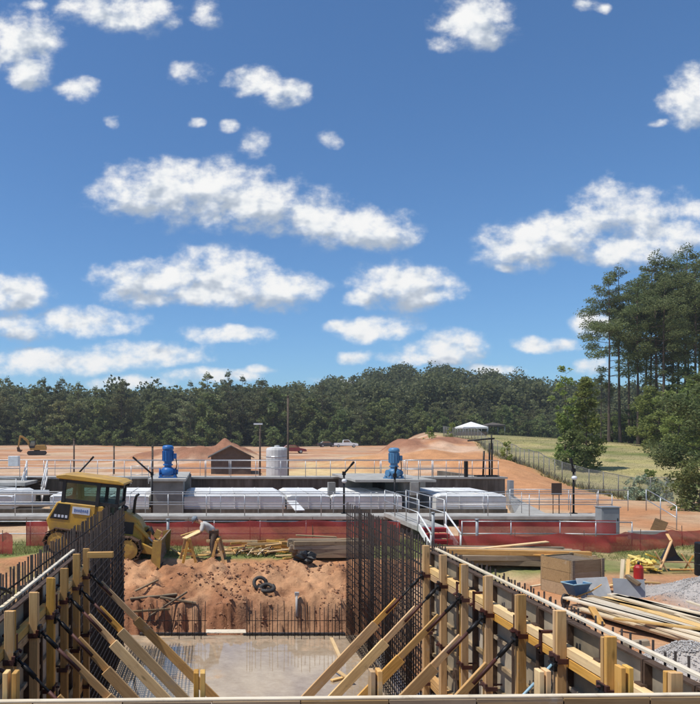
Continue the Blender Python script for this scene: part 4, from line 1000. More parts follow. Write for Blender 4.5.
# ------------------------------------------------------------------ bulldozer (faces +X)
def bulldozer():
    t_ = thing('bulldozer', 'yellow crawler bulldozer with a black cab, nose down behind the left rebar mat', 'bulldozer')
    for s in (-1, 1):
        y = s*.82
        tr = MB().prism([(-1.55, .06), (-1.82, .30), (-1.80, .62), (-1.5, .86), (1.2, .80), (1.48, .55), (1.46, .28), (1.2, .06)], y-.2, y+.2).build('track_frame', 'track_steel', t_, bevel=.03, world=False)
        path = [(-1.5, 0), (-1.8, .16), (-1.92, .45), (-1.8, .76), (-1.5, .93), (-.2, .89), (1.2, .87), (1.48, .74), (1.58, .43), (1.46, .14), (1.2, 0)]
        seg = []
        for (p, q) in zip(path, path[1:]+path[:1]):
            n = max(1, round(math.hypot(q[0]-p[0], q[1]-p[1])/.17))
            for i in range(n): seg.append(((p[0]+(q[0]-p[0])*i/n, p[1]+(q[1]-p[1])*i/n), math.atan2(q[1]-p[1], q[0]-p[0])))
        for (x, z), a in seg:
            mb = MB(); mb.box((0, 0, 0), (.155, .5, .035)); mb.box((.05, 0, -.035), (.03, .5, .05))
            o = link('track_pad', mb.mesh('track_pad'), 'track_steel', None); o.parent = t_; o.location = (x, y, z+.02); o.rotation_euler = (0, -a, 0)
        for x, r in ((-1.42, .36), (1.1, .36)):
            w_ = MB().lathe([(r*.5, -.22), (r, -.2), (r, .2), (r*.5, .22)], (x, y, .45), 18, 'Y').build('sprocket' if x < 0 else 'idler', 'dirty_yellow', t_, world=False)
        for i in range(6): MB().lathe([(.05, -.22), (.13, -.2), (.13, .2), (.05, .22)], (-1.0+i*.36, y, .17), 12, 'Y').build('track_roller', 'track_steel', t_, world=False)
    # rear housing with slanted tail, black grille panel and label plate
    MB().prism([(-1.75, .72), (-1.95, 1.2), (-1.62, 1.92), (.05, 1.92), (.5, 1.0), (.5, .6), (-1.5, .6)], -.86, .86).build('rear_housing', 'dozer_yellow', t_, bevel=.035, world=False)
    MB().prism([(-1.82, 1.28), (-1.56, 1.86), (-1.12, 1.86), (-1.14, 1.28)], -.875, -.862).build('side_panel', 'dozer_black', t_, world=False)
    mb = MB()
    for k in range(4): mb.box((-1.62+k*.13, -.882, 1.40), (.085, .008, .10))
    o = mb.build('model_lettering', 'label_white', t_, world=False); o['kind'] = 'stuff'
    pl_ = MB().bx(-1.03, -.40, -.885, -.864, 1.54, 1.80).build('label_plate', 'label_white', t_, world=False)
    mb = MB()
    for k in range(7): mb.box((-.94+k*.075, -.889, 1.67), (.05, .006, .09 if k % 3 else .12))
    o = mb.build('plate_lettering', 'label_blue', pl_, world=False); o['kind'] = 'stuff'
    # cab
    for (x, y) in ((-1.42, -.78), (-1.42, .78), (-.18, -.80), (.50, -.66), (.50, .66), (-.18, .8)):
        MB().bx(x-.06, x+.06, y-.06, y+.06, 1.2 if x > -.5 else 1.9, 2.78).build('cab_pillar', 'dozer_black', t_, world=False)
    MB().bx(-1.48, .56, -.82, .82, 1.925, 2.06).build('window_sill', 'dozer_black', t_, world=False)
    MB().bx(-1.48, .56, -.82, .82, 2.66, 2.775).build('header', 'dozer_black', t_, world=False)
    MB().bx(-1.37, -.25, -.79, -.775, 2.06, 2.66).build('side_window', 'cab_glass', t_, world=False)
    MB().bx(-1.37, -.25, .775, .79, 2.06, 2.66).build('side_window', 'cab_glass', t_, world=False)
    MB().add([(-.12, -.79, 1.3), (.44, -.67, 1.3), (.44, -.67, 2.66), (-.12, -.79, 2.66)], [(0, 1, 2, 3)]).build('door_glass', 'cab_glass', t_, world=False)
    MB().add([(-.12, .79, 1.3), (.44, .67, 1.3), (.44, .67, 2.66), (-.12, .79, 2.66)], [(0, 1, 2, 3)]).build('door_glass', 'cab_glass', t_, world=False)
    MB().bx(-1.44, -1.42, -.72, .72, 2.06, 2.66).build('rear_window', 'cab_glass', t_, world=False)
    MB().bx(.5, .515, -.6, .6, 1.5, 2.66).build('windscreen', 'cab_glass', t_, world=False)
    seat = MB(); seat.box((-.75, 0, 1.75), (.5, .5, .4)); seat.box((-.98, 0, 2.2), (.14, .48, .75), (0, -.12, 0)); seat.box((-1.0, 0, 2.55), (.1, .28, .2)); seat.build('seat', 'dozer_black', t_, world=False, bevel=.03)
    MB().prism([(-1.72, 2.78), (-1.74, 2.90), (-1.4, 2.97), (.5, 2.93), (.72, 2.85), (.72, 2.78)], -.92, .92).build('roof', 'dozer_yellow', t_, bevel=.025, world=False)
    for (x, y) in ((.62, -.6), (.62, .6), (-1.6, -.6)): MB().box((x, y, 2.72), (.14, .2, .12)).build('work_light', 'dozer_black', t_, world=False)
    # engine hood and slant nose
    MB().prism([(.45, .7), (.45, 1.78), (.85, 1.78), (1.30, 1.52), (1.55, 1.15), (1.58, .55), (1.3, .5)], -.46, .46).build('hood', 'dozer_yellow', t_, bevel=.06, world=False)
    MB().bx(.55, 1.15, -.475, -.462, .95, 1.4).build('engine_grille', 'dozer_black', t_, world=False)
    MB().tube([(1.02, .1, 1.5), (1.02, .1, 2.15), (1.05, .1, 2.35), (1.14, .1, 2.44)], [.055, .055, .05, .05], 10).build('exhaust_pipe', 'dozer_black', t_, smooth=True, world=False)
    MB().lathe([(.08, 1.6), (.08, 1.78), (.13, 1.8), (.13, 1.88), (.04, 1.93)], (.72, -.2, .05), 12).build('air_cleaner', 'dozer_black', t_, world=False)
    # push frame, lift cylinders, tilt link, blade
    for s in (-1, 1):
        MB().prism([(1.05, .42), (1.1, .66), (1.5, .72), (2.05, .52), (2.15, .3), (1.5, .34)], s*.62-.09, s*.62+.09).build('push_arm', 'dozer_yellow', t_, bevel=.02, world=False)
        MB().tube([(1.2, s*.5, 1.35), (1.72, s*.5, .92)], .075, 10).build('lift_cylinder', 'dozer_yellow', t_, world=False)
        MB().tube([(1.68, s*.5, .95), (2.15, s*.5, .56)], .035, 8).build('cylinder_rod', 'galv', t_, world=False)
    MB().prism([(1.35, .5), (1.45, 1.2), (1.62, 1.28), (1.75, 1.1), (1.72, .6), (2.1, .5), (2.1, .34), (1.4, .34)], -.14, .14).build('c_frame', 'dozer_yellow', t_, bevel=.02, world=False)
    prof = [(2.30, -.02), (2.16, .25), (2.10, .55), (2.15, .85), (2.27, 1.02)]
    prof2 = [(x+.045, z) for x, z in reversed(prof)]
    bl = MB().prism(prof+prof2, -1.45, 1.45).build('blade', 'blade_steel', t_, world=False)
    MB().bx(2.25, 2.36, -1.46, 1.46, -.08, .05).build('cutting_edge', 'track_steel', bl, world=False)
    for s in (-1, 1): MB().prism([(2.02, .25), (2.02, .92), (2.32, 1.03), (2.36, -.03)], s*1.455-.02, s*1.455+.02).build('end_plate', 'dirty_yellow', bl, world=False)
    MB().box((2.0, 0, .62), (.2, 1.1, .4)).build('blade_mount', 'dirty_yellow', t_, world=False)
    for k in range(4):
        MB().tube([(1.5, -.3+k*.05, 1.0), (1.75, -.34+k*.05, 1.18+.04*k), (1.98, -.3+k*.06, .85)], .022, 6).build('hydraulic_hose', 'cord_black', t_, smooth=True, world=False)
    MB().box((2.02, -.3, 1.05), (.22, .18, .3), (0, .4, 0)).build('tilt_link', 'dirty_yellow', t_, world=False)
    t_.location = (XA(101, 24), 24.1, .12); t_.rotation_euler = (0, R(6), R(-3)); t_.scale = (.95, .95, .91)
bulldozer()

# ------------------------------------------------------------------ worker at the sawhorse table
def skinned(name, verts, edges, radii, root, mat, sub=2):
    me = bpy.data.meshes.new(name); me.from_pydata(verts, edges, []); o = bpy.data.objects.new(name, me); C.objects.link(o)
    md = o.modifiers.new('skin', 'SKIN'); md.use_smooth_shade = True
    sv = me.skin_vertices[0].data
    for i, r in enumerate(radii): sv[i].radius = (r, r) if not isinstance(r, tuple) else r; sv[i].use_root = (i == root)
    s2 = o.modifiers.new('sub', 'SUBSURF'); s2.levels = sub; s2.render_levels = sub
    dg = bpy.context.evaluated_depsgraph_get(); me2 = bpy.data.meshes.new_from_object(o.evaluated_get(dg))
    bpy.data.objects.remove(o)
    me2.materials.clear(); me2.materials.append(M[mat])
    for p in me2.polygons: p.use_smooth = True
    return me2
def worker(x, y):
    t_ = thing('person', 'worker in a pale shirt and grey cap bending over a board on sawhorses', 'person', (0, 0, 0))
    # skeleton, facing -X, hips back, bent forward over the bench
    J = dict(pel=(.10, 0, .92), ch=(-.22, 0, 1.20), nk=(-.38, 0, 1.30), hd=(-.52, 0, 1.34), ht=(-.60, 0, 1.42),
        sl=(-.27, -.19, 1.22), el=(-.34, -.27, .97), wl=(-.52, -.22, .86), hl=(-.60, -.2, .84),
        sr=(-.27, .19, 1.22), er=(-.36, .25, .98), wr=(-.58, .18, .90), hr=(-.66, .15, .88),
        hpl=(.10, -.11, .88), kl=(.02, -.16, .48), al=(.10, -.18, .08), tl=(-.08, -.2, .04),
        hpr=(.10, .11, .88), kr=(.10, .15, .48), ar=(.22, .17, .08), tr=(.04, .19, .04))
    names = list(J); V = [J[k] for k in names]; E = [('pel','ch'),('ch','nk'),('nk','hd'),('hd','ht'),('ch','sl'),('sl','el'),('el','wl'),('wl','hl'),('ch','sr'),('sr','er'),('er','wr'),('wr','hr'),('pel','hpl'),('hpl','kl'),('kl','al'),('al','tl'),('pel','hpr'),('hpr','kr'),('kr','ar'),('ar','tr')]
    E = [(names.index(a), names.index(b)) for a, b in E]
    rad = dict(pel=.15, ch=.16, nk=.06, hd=.095, ht=.075, sl=.065, el=.048, wl=.032, hl=.036, sr=.065, er=.048, wr=.032, hr=.036, hpl=.095, kl=.062, al=.045, tl=.04, hpr=.095, kr=.062, ar=.045, tr=.04)
    body = skinned('body', V, E, [rad[k] for k in names], 0, 'skin')
    ob = link('body', body, None, t_)
    # fingers, nose and ears join the same mesh
    extra = MB()
    for hx, hy, hz, sd in ((-.60, -.2, .84, 1), (-.66, .15, .88, -1)):
        for k in range(4):
            yk = hy+(k-1.5)*.019; l = (.07, .08, .076, .06)[k]
            extra.tube([(hx-.01, yk, hz), (hx-.03-l*.4, yk, hz-.005), (hx-.03-l*.75, yk, hz-.03), (hx-.03-l*.8, yk, hz-.055)], [.011, .010, .009, .007], 6)
        extra.tube([(hx+.02, hy+sd*.03, hz), (hx-.01, hy+sd*.055, hz-.01), (hx-.05, hy+sd*.06, hz-.03)], [.012, .011, .008], 6)
    extra.tube([(-.60, 0, 1.31), (-.645, 0, 1.30)], [.022, .012], 6)
    for s in (-1, 1): extra.lathe([(.012, -.01), (.03, 0), (.012, .01)], (-.50, s*.10, 1.33), 8, 'Y')
    import bmesh
    bm = bmesh.new(); bm.from_mesh(body); tmp = extra.mesh('tmp'); bm.from_mesh(tmp); bm.to_mesh(body); bm.free()
    body.materials.clear(); body.materials.append(M['skin'])
    sub = lambda ks: ([J[k] for k in ks], {k: i for i, k in enumerate(ks)})
    vs, ix = sub(['pel', 'ch', 'nk', 'sl', 'el', 'sr', 'er'])
    link('shirt', skinned('shirt', vs, [(ix[a], ix[b]) for a, b in (('pel','ch'),('ch','nk'),('ch','sl'),('sl','el'),('ch','sr'),('sr','er'))], [.172, .185, .078, .088, .066, .088, .066], 0, 'shirt'), None, t_)
    vs, ix = sub(['pel', 'hpl', 'kl', 'al', 'hpr', 'kr', 'ar'])
    link('trousers', skinned('trousers', vs, [(ix[a], ix[b]) for a, b in (('pel','hpl'),('hpl','kl'),('kl','al'),('pel','hpr'),('hpr','kr'),('kr','ar'))], [.168, .118, .085, .068, .118, .085, .068], 0, 'trousers'), None, t_)
    for s, a, b_ in (('l', J['al'], J['tl']), ('r', J['ar'], J['tr'])):
        MB().tube([(a[0]+.04, a[1], .045), (a[0]-.02, a[1], .055), (b_[0]+.02, b_[1], .045), (b_[0]-.04, b_[1], .035)], [.045, .058, .05, .03], 10).build('boot', 'boot', t_, smooth=True, world=False)
    cp = MB().lathe([(.118, -.02), (.12, .02), (.105, .07), (.06, .11), (.01, .12)], (0, 0, 0), 16); cp.add([(-.10, -.08, -.01), (-.19, -.05, -.03), (-.19, .05, -.03), (-.10, .08, -.01), (-.10, -.08, .005), (-.19, -.05, -.018), (-.19, .05, -.018), (-.10, .08, .005)], [(0,1,2,3),(7,6,5,4),(0,4,5,1),(1,5,6,2),(2,6,7,3),(3,7,4,0)])
    o = link('cap', cp.mesh('cap'), 'cap_grey', t_, (-.555, 0, 1.385), (0, R(-50), 0), smooth=True)
    t_.location = (x, y, g1(x, y))
worker(XA(211, 23.9), 23.9)
def sawhorse(x, y, rz, label, h=.78):
    t_ = thing('sawhorse', label, 'sawhorse', (0, 0, 0), 'sawhorses of the cutting bench')
    plank('beam', (0, -.45, h), (0, .45, h), .09, .09, 'pine', t_)
    for sy in (-.36, .36):
        for sx_ in (-1, 1): plank('leg', (sx_*.03, sy, h-.02), (sx_*.22, sy*1.12, 0), .09, .038, 'pine', t_)
        plank('brace', (-.15, sy, .3), (.15, sy, .3), .03, .09, 'pine', t_)
    t_.location = (x, y, g1(x, y)); t_.rotation_euler = (0, 0, rz)
sawhorse(XA(188, 23.6), 23.6, .15, 'left sawhorse under the board the worker is cutting')
sawhorse(XA(218.5, 23.7), 23.7, -.1, 'right sawhorse beside the worker')
gzw = g1(XA(200, 23.6), 23.6)
for k, (a, c, w_, lab) in enumerate((((XA(184.5, 23.4), 23.25, .86), (XA(209, 24), 24.05, 1.16), .24, 'wide board sloping up to the worker on the sawhorses'), ((XA(181, 24.2), 24.1, .84), (XA(200, 24.2), 24.3, 1.02), .09, 'narrow board behind the wide one on the sawhorses'), ((XA(170, 24.6), 24.9, .28), (XA(184, 24.3), 24.2, .10), .09, 'board leaning on the ground left of the sawhorses'), ((XA(190, 23.9), 24.0, .17), (XA(213, 23.9), 23.9, .2), .14, 'low cross board between the sawhorse legs'))):
    tag(plank('board', (a[0], a[1], a[2]+gzw), (c[0], c[1], c[2]+gzw), w_, .036, 'pine_bright'), lab, 'board')

# ------------------------------------------------------------------ lumber and site clutter
def heap(n, cx, cy, sx_, sy_, L, mats, label, cat, grp, secs, zmax=.35, ang=None, name='board'):
    for i in range(n):
        x, y = cx+random.uniform(-sx_, sx_), cy+random.uniform(-sy_, sy_); l = random.uniform(*L)
        a = random.uniform(0, math.pi) if ang is None else random.gauss(ang, .35)
        z = g1(x, y)+.03+zmax*(i/n); dz_ = random.uniform(-.12, .12)*min(1, z+.4)
        d = Vector((math.cos(a)*l/2, math.sin(a)*l/2, 0)); w_, h_ = random.choice(secs)
        p0, p1 = Vector((x, y, z))-d, Vector((x, y, z))+d
        p0.z = max(p0.z-dz_, g1(p0.x, p0.y)+h_/2); p1.z = max(p1.z+dz_, g1(p1.x, p1.y)+h_/2)
        tag(plank(name, p0, p1, w_, h_, random.choice(mats)), label, cat, grp)
heap(24, XA(262, 25.2), 25.2, 1.25, .5, (1.0, 2.5), ['pine_bright', 'pine_bright', 'pine'], 'yellow pine board in the loose pile right of the worker', 'board', 'loose boards right of the worker', [(.09, .038), (.14, .038), (.038, .09)], .42, .25)
heap(34, XA(252, 24.5), 24.5, .7, .3, (.4, .8), ['pine_white', 'pine', 'red_oxide'], 'short pale stick in front of the loose pile right of the worker', 'stick', 'short sticks before the loose pile', [(.03, .03), (.04, .02)], .25, 1.1, 'stick')
heap(5, XA(225, 25), 25.0, .4, .3, (.8, 1.3), ['pine_bright'], 'single pale board on the grass between worker and pile', 'board', 'boards between worker and pile', [(.09, .038)], .05, .2)
# stacked timbers left of the right rebar mat
def stack(cx, cy, rz, L, rows, cols, w_, h_, mats, label, grp, gap=.015, z0=None, jitL=.15, name='timber', bearers=True, jr=.02):
    c_, s_ = math.cos(rz), math.sin(rz)
    zb = (g1(cx, cy) if z0 is None else z0)
    if bearers:
        for f in (-.35, .35):
            bx_, by_ = cx+c_*L*f, cy+s_*L*f; q = cols*(w_+gap)/2
            tag(plank('bearer', (bx_-(-s_)*q, by_-c_*q, zb+.04), (bx_+(-s_)*q, by_+c_*q, zb+.04), .09, .08, 'pine_old'), 'bearer under '+label.split(' in the ')[-1].replace('the ', 'the ', 1)+(' at its left end' if f < 0 else ' at its right end'), 'bearer')
        zb += .085
    for r_ in range(rows):
        for k in range(cols):
            off = (k-(cols-1)/2)*(w_+gap)+random.uniform(-.01, .01); sh_ = random.uniform(-jitL, jitL); a = rz+random.gauss(0, jr)
            mx_, my_ = cx-s_*off+c_*sh_, cy+c_*off+s_*sh_; z = zb+h_*(r_+.5)+.004*r_
            d = Vector((math.cos(a), math.sin(a), 0))*L/2*random.uniform(.93, 1)
            tag(plank(name, Vector((mx_, my_, z))-d, Vector((mx_, my_, z))+d, w_, h_-.004, random.choice(mats)), f"timber of the {label.split(' in the ')[1]}, layer {ordinal(r_)} up, {ordinal(k)} back", 'timber', grp)
stack(XA(330, 23.6), 23.9, .05, 2.6, 4, 5, .14, .14, ['pine_old', 'pine_dark', 'pine_old'], 'dark timber in the stack left of the right rebar mat', 'timbers stacked left of the right rebar mat')
heap(9, XA(318, 24.4), 24.3, .8, .4, (1.4, 2.8), ['pine_bright', 'pine', 'plywood_tan'], 'board lying loose on top of the dark timber stack', 'board', 'boards on the dark timber stack', [(.19, .038), (.09, .038)], .75, .15)
mb = MB(); bxx, byy = XA(306, 22.9), 22.9; bz = g1(bxx, byy)
V_ = []
for i in range(9):
    for j in range(12):
        th, ph = math.pi*i/8, 2*math.pi*j/12; r_ = .30*(1+.3*math.sin(3*ph+i)+.2*math.cos(5*ph-2*i)*math.sin(th))
        V_.append((bxx+r_*1.1*math.sin(th)*math.cos(ph), byy+r_*.8*math.sin(th)*math.sin(ph), bz+.16+r_*.62*math.cos(th)))
mb.add(V_, [(i*12+j, i*12+(j+1) % 12, (i+1)*12+(j+1) % 12, (i+1)*12+j) for i in range(8) for j in range(12)])
tag(mb.build('black_bag', 'tarp_black'), 'crumpled black bag before the dark timber stack', 'bag')
# black corrugated pipe on the bank
def corrugated(center, R_, turns, r, tilt, label):
    pts, rs = [], []
    N = int(70*turns)
    for i in range(N):
        a = 2*math.pi*i/70; pts.append(Vector((R_*math.cos(a), R_*math.sin(a), .05*a/6.28+.02*math.sin(a*2)))); rs.append(r*(1.12 if i % 2 else .9))
    m_ = Euler(tilt).to_matrix(); pts = [m_ @ p + Vector(center) for p in pts]
    mb = MB().tube(pts, rs, 10); tag(mb.build('corrugated_pipe', 'rubber', smooth=True), label, 'pipe')
Y = 21.5; z = g1(XA(260, Y), Y); corrugated((XA(260, Y), Y, z+.19), .19, 1.15, .055, (R(65), R(12), 0), 'upright loop of black corrugated pipe on the clay bank')
Y = 21.15; z = g1(XA(267, Y), Y); corrugated((XA(267, Y), Y, z+.08), .21, 1.0, .06, (R(15), R(-14), .6), 'black corrugated pipe lying at the foot of the upright loop')
# debris on the left part of the bank
for i, (a, c, w_, lab) in enumerate((((130, 603, 20.6), (177, 598, 20.9), .12, 'long weathered board half buried in the left bank'), ((128, 612, 20.1), (170, 609, 20.2), .10, 'weathered board lower on the left bank'), ((133, 594, 21.0), (158, 580, 21.6), .06, 'thin stick slanting up the left bank'), ((150, 616, 20.0), (187, 592, 20.9), .05, 'thin root lying across the left bank'), ((160, 600, 20.7), (196, 603, 20.6), .08, 'grey board at the right end of the left bank debris'))):
    p0 = (XA(a[0], a[2]), a[2], max(ZA(a[1], a[2]), g1(XA(a[0], a[2]), a[2])+.03)); p1 = (XA(c[0], c[2]), c[2], max(ZA(c[1], c[2]), g1(XA(c[0], c[2]), c[2])+.03))
    tag(plank('debris_board', p0, p1, w_, .05, 'pine_old' if i % 2 == 0 else 'pine_dark'), lab, 'board')
Y = 20.2; x = XA(296.5, Y); z = g1(x, Y)
t_ = thing('pump_hose', 'pale stand pipe sticking up from the clay bank behind the starter bars', 'pipe', (x, Y, z))
rod('pipe', (x, Y, z-.1), (x+.03, Y+.2, z+.5), .035, 'stone', t_, 10); MB().box((x+.035, Y+.21, z+.53), (.12, .1, .09)).build('valve', 'stone', t_)
# right-hand side: long timbers, crate, barrow, sheets
stack(XA(512, 22.2), 22.4, -.10, 4.6, 3, 5, .19, .16, ['pine', 'pine_old', 'pine', 'plywood_tan'], 'long timber in the stack right of the red stairs', 'long timbers stacked right of the red stairs', jitL=.5, jr=.03)
heap(5, XA(500, 22.6), 22.6, 1.2, .4, (2.5, 4.0), ['pine_bright', 'pine'], 'board lying loose on the long timbers right of the stairs', 'board', 'boards on the long timbers', [(.19, .04)], .72, -.1)
tag(MB().lathe([(.02, 0), (.16, .02), (.17, .12), (.1, .2), (.02, .21)], (XA(510, 23.6), 23.6, g1(XA(510, 23.6), 23.6)), 12).build('bucket_lid', 'black_steel'), 'small dark lump on the grass behind the long timbers', 'object')
tag(MB().lathe([(.02, 0), (.12, .02), (.13, .15), (.05, .2)], (XA(517, 23.6), 23.6, g1(XA(517, 23.6), 23.6)), 12).build('small_can', 'tank_white'), 'small white can on the grass behind the long timbers', 'can')
def crate(cx, cy, rz, lx, ly, h, label):
    t_ = thing('crate', label, 'crate', (0, 0, 0))
    for s in (-1, 1):
        n = 3
        for k in range(n):
            z0_, z1_ = h*k/n+.004, h*(k+1)/n-.006
            MB().bx(-lx/2, lx/2, s*(ly/2)-.012, s*(ly/2)+.012, z0_, z1_).build('side_board', 'plywood_tan', t_)
            MB().bx(s*(lx/2)-.012, s*(lx/2)+.012, -ly/2+.014, ly/2-.014, z0_, z1_).build('side_board', 'plywood_tan', t_)
        for q in (-1, 1): MB().bx(s*(lx/2-.06)-.045, s*(lx/2-.06)+.045, q*(ly/2+.03)-.017, q*(ly/2+.03)+.017, 0, h+.01).build('batten', 'pine_old', t_)
    MB().bx(-lx/2+.013, lx/2-.013, -ly/2+.013, ly/2-.013, .02, .05).build('bottom', 'plywood_tan', t_)
    MB().bx(-lx/2+.1, lx/2-.3, -ly/2+.05, ly/2-.15, h-.03, h-.008).build('cover_board', 'pine_dark', t_)
    t_.location = (cx, cy, g1(cx, cy)); t_.rotation_euler = (0, 0, rz)
crate(XA(576, 18.4), 18.6, R(20), 1.15, .95, .95, 'weathered plywood crate behind the right wall, by the blue barrow')
def barrow(x, y, rz):
    t_ = thing('wheelbarrow', 'blue wheelbarrow tub beside the plywood crate', 'wheelbarrow', (0, 0, 0))
    top = [(-.45, -.32), (.45, -.30), (.45, .30), (-.45, .32)]; bot = [(-.22, -.2), (.2, -.18), (.2, .18), (-.22, .2)]
    vs = [(a, b, .68) for a, b in top]+[(a, b, .34) for a, b in bot]+[(a*.95, b*.95, .68) for a, b in top]+[(a*.93, b*.93, .36) for a, b in bot]
    fs = [(i, (i+1) % 4, (i+1) % 4+4, i+4) for i in range(4)]+[(4, 5, 6, 7)]+[(i+8, i+12, (i+1) % 4+12, (i+1) % 4+8) for i in range(4)]+[(15, 14, 13, 12)]+[(i, i+8, (i+1) % 4+8, (i+1) % 4) for i in range(4)]
    MB().add(vs, fs).build('tub', 'barrow_blue', t_)
    rod('rim', (-.46, -.33, .685), (.46, -.31, .685), .018, 'blue_pipe', t_); rod('rim', (-.46, .33, .685), (.46, .31, .685), .018, 'blue_pipe', t_); rod('rim', (-.46, -.33, .685), (-.46, .33, .685), .018, 'blue_pipe', t_); rod('rim', (.46, -.31, .685), (.46, .31, .685), .018, 'blue_pipe', t_)
    MB().lathe([(.1, -.05), (.2, -.045), (.2, .045), (.1, .05)], (.55, 0, .2), 16, 'Y').build('wheel', 'rubber', t_)
    for s in (-1, 1):
        MB().tube([(.55, s*.06, .2), (.1, s*.18, .33), (-.5, s*.27, .45), (-1.0, s*.3, .62)], .022, 8).build('handle', 'pine', t_)
        MB().tube([(-.3, s*.24, .4), (-.36, s*.26, .02)], .016, 8).build('leg', 'black_steel', t_)
    t_.location = (x, y, g1(x, y)); t_.rotation_euler = (0, 0, rz)
barrow(XA(576, 17.0), 17.0, R(200)); bpy.data.objects['wheelbarrow'].scale = (.62, .62, .85)
Yp = 16.9
def sheet(name, px0, px1, y0, y1, z0, z1, lean, mat, label):
    a = Vector((XA(px0, y0), y0, z0)); b_ = Vector((XA(px1, y1), y1, z0)); n_ = (b_-a).cross(Vector((0, 0, 1))).normalized(); up = Vector((0, 0, z1-z0))-n_*lean; th = n_*.02
    vs = [a, b_, b_+up, a+up]; tag(MB().add(vs+[p+th for p in vs], [(0,1,2,3),(7,6,5,4),(0,4,5,1),(1,5,6,2),(2,6,7,3),(3,7,4,0)]).build(name, mat), label, 'sheet')
sheet('plywood_sheet', 583, 614, 16.9, 17.1, .05, .66, .25, 'ply_white', 'pale grey plywood sheet leaning right of the blue barrow')
sheet('plywood_sheet', 614, 646, 17.6, 17.4, .05, .55, .15, 'cabinet_grey', 'darker grey sheet right of the pale plywood sheet')
for (px0, px1, mat, lab) in ((618, 623, 'pine_white', 'left upright offcut leaning above the grey sheet'), (624, 628.5, 'pine_bright', 'right upright offcut leaning above the grey sheet')):
    tag(plank('offcut', (XA(px0, 17.9), 17.8, .1), (XA(px1, 18.2), 18.2, .95), .09, .038, mat), lab, 'board')
tag(plank('offcut', (XA(624, 17.8), 17.7, .62), (XA(637, 17.5), 17.4, .45), .12, .08, 'pine_dark'), 'dark offcut lying on top of the grey sheet', 'board')
x, y = XA(638.5, 19.5), 19.5; z = g1(x, y)
t_ = thing('gas_can', 'small red cylinder standing behind the grey sheet', 'cylinder', (x, y, z))
MB().lathe([(.10, 0), (.125, .02), (.125, .46), (.08, .52), (.04, .54)], (x, y, z), 16).build('body', 'red_can', t_, smooth=False); MB().lathe([(.035, .54), (.035, .6), (.02, .62)], (x, y, z), 10).build('cap', 'black_steel', t_); MB().tube([(x-.03, y, z+.58), (x+.08, y, z+.63), (x+.1, y, z+.5)], .012, 6).build('handle', 'black_steel', t_)
heap(30, XA(645, 21.5), 21.5, .42, .3, (.25, .6), ['yellow_scrap'], 'bright yellow offcut in the small heap behind the red cylinder', 'offcut', 'yellow offcuts heaped behind the red cylinder', [(.09, .05), (.07, .04), (.12, .03)], .42, None, 'yellow_offcut')
# crossed trestle with black tarp
x, y = XA(677, 21.5), 21.5; z = g1(x, y)
t_ = thing('trestle', 'wooden trestle with crossed legs and black cloth at the right', 'trestle', (x, y, z))
for (a, c) in (((-.55, 0, .0), (-.1, .1, .95)), ((-.30, 0, .0), (-.62, .1, .6)), ((.5, 0, 0), (.2, .1, .55)), ((.28, .1, 0), (.5, 0, .5)), ((-.5, .05, .3), (.55, .05, .28)), ((-.4, -.3, .12), (.6, -.2, .1)), ((-.12, .1, .95), (.02, .5, 1.1))): plank('leg', Vector(a)+Vector((x, y, z)), Vector(c)+Vector((x, y, z)), .08, .038, 'pine', t_)
MB().add([(x-.4, y+.08, z+.32), (x-.1, y+.1, z+.92), (x+.12, y+.15, z+.5), (x+.3, y+.12, z+.3), (x-.3, y+.4, z+.3), (x-.02, y+.35, z+.85), (x+.2, y+.45, z+.3)], [(0,3,2,1),(1,2,6,5),(2,3,6),(0,1,5,4),(0,4,6,3),(4,5,6)]).build('cloth', 'tarp_black', t_)
tag(MB().lathe([(.24, 0), (.25, .02), (.25, .28), (.262, .3), (.25, .32), (.25, .58), (.262, .6), (.25, .62), (.25, .86), (.24, .88)], (XA(705.5, 18.5), 18.5, g1(XA(705.5, 18.5), 18.5)), 18).build('drum', 'black_steel'), 'black drum cut off by the right picture edge', 'drum')
# big board stack behind the right wall
gB = 'boards stacked behind the right wall'
for r_ in range(4):
    for k in range(8):
        off = (k-3.5)*.225+random.uniform(-.03, .03); a = R(108)+random.gauss(0, .075); L = random.uniform(3.4, 4.4)
        cx, cy = 9.95+off*math.sin(R(108))*1.0+random.uniform(-.06, .06), 14.7+off*.3+random.uniform(-.3, .3)
        d = Vector((math.cos(a), math.sin(a), 0))*L/2; z = .12+r_*.06+g1(9.75, 15.2)
        tag(plank('board', Vector((cx, cy, z))-d, Vector((cx, cy, z))+d, random.choice([.19, .235]), .045, random.choice(['pine_white', 'pine_white', 'pine_old', 'pine_bright', 'pine_white'])), f'pale board behind the right wall, layer {ordinal(r_)} up, {ordinal(k)} from the left', 'board', gB)
for k, yy in enumerate((13.4, 15.8)):
    tag(plank('bearer', (8.9, yy, .05+g1(9.75, 15.2)), (10.7, yy+.3, .05+g1(9.75, 15.2)), .09, .09, 'pine_dark'), ('near' if k == 0 else 'far')+' bearer under the pale board stack behind the right wall', 'bearer')
heap(9, 10.2, 14.6, .7, .9, (1.6, 3.2), ['pine_white', 'pine_bright', 'pine_white'], 'loose board lying askew on the pale stack behind the right wall', 'board', 'loose boards on the pale stack', [(.14, .038), (.09, .038)], .48, R(112))
heap(8, XA(600, 19.5), 19.6, 1.6, .8, (.8, 1.8), ['pine_white', 'pine_bright'], 'loose board on the ground near the plywood crate', 'board', 'loose boards near the crate', [(.09, .038)], .05, .2)
tag(plank('offcut', (XA(602, 9.5), 9.5, 1.55), (XA(612, 9.3), 9.8, 1.72), .09, .04, 'pine'), 'short board propped behind the right wall top', 'board')
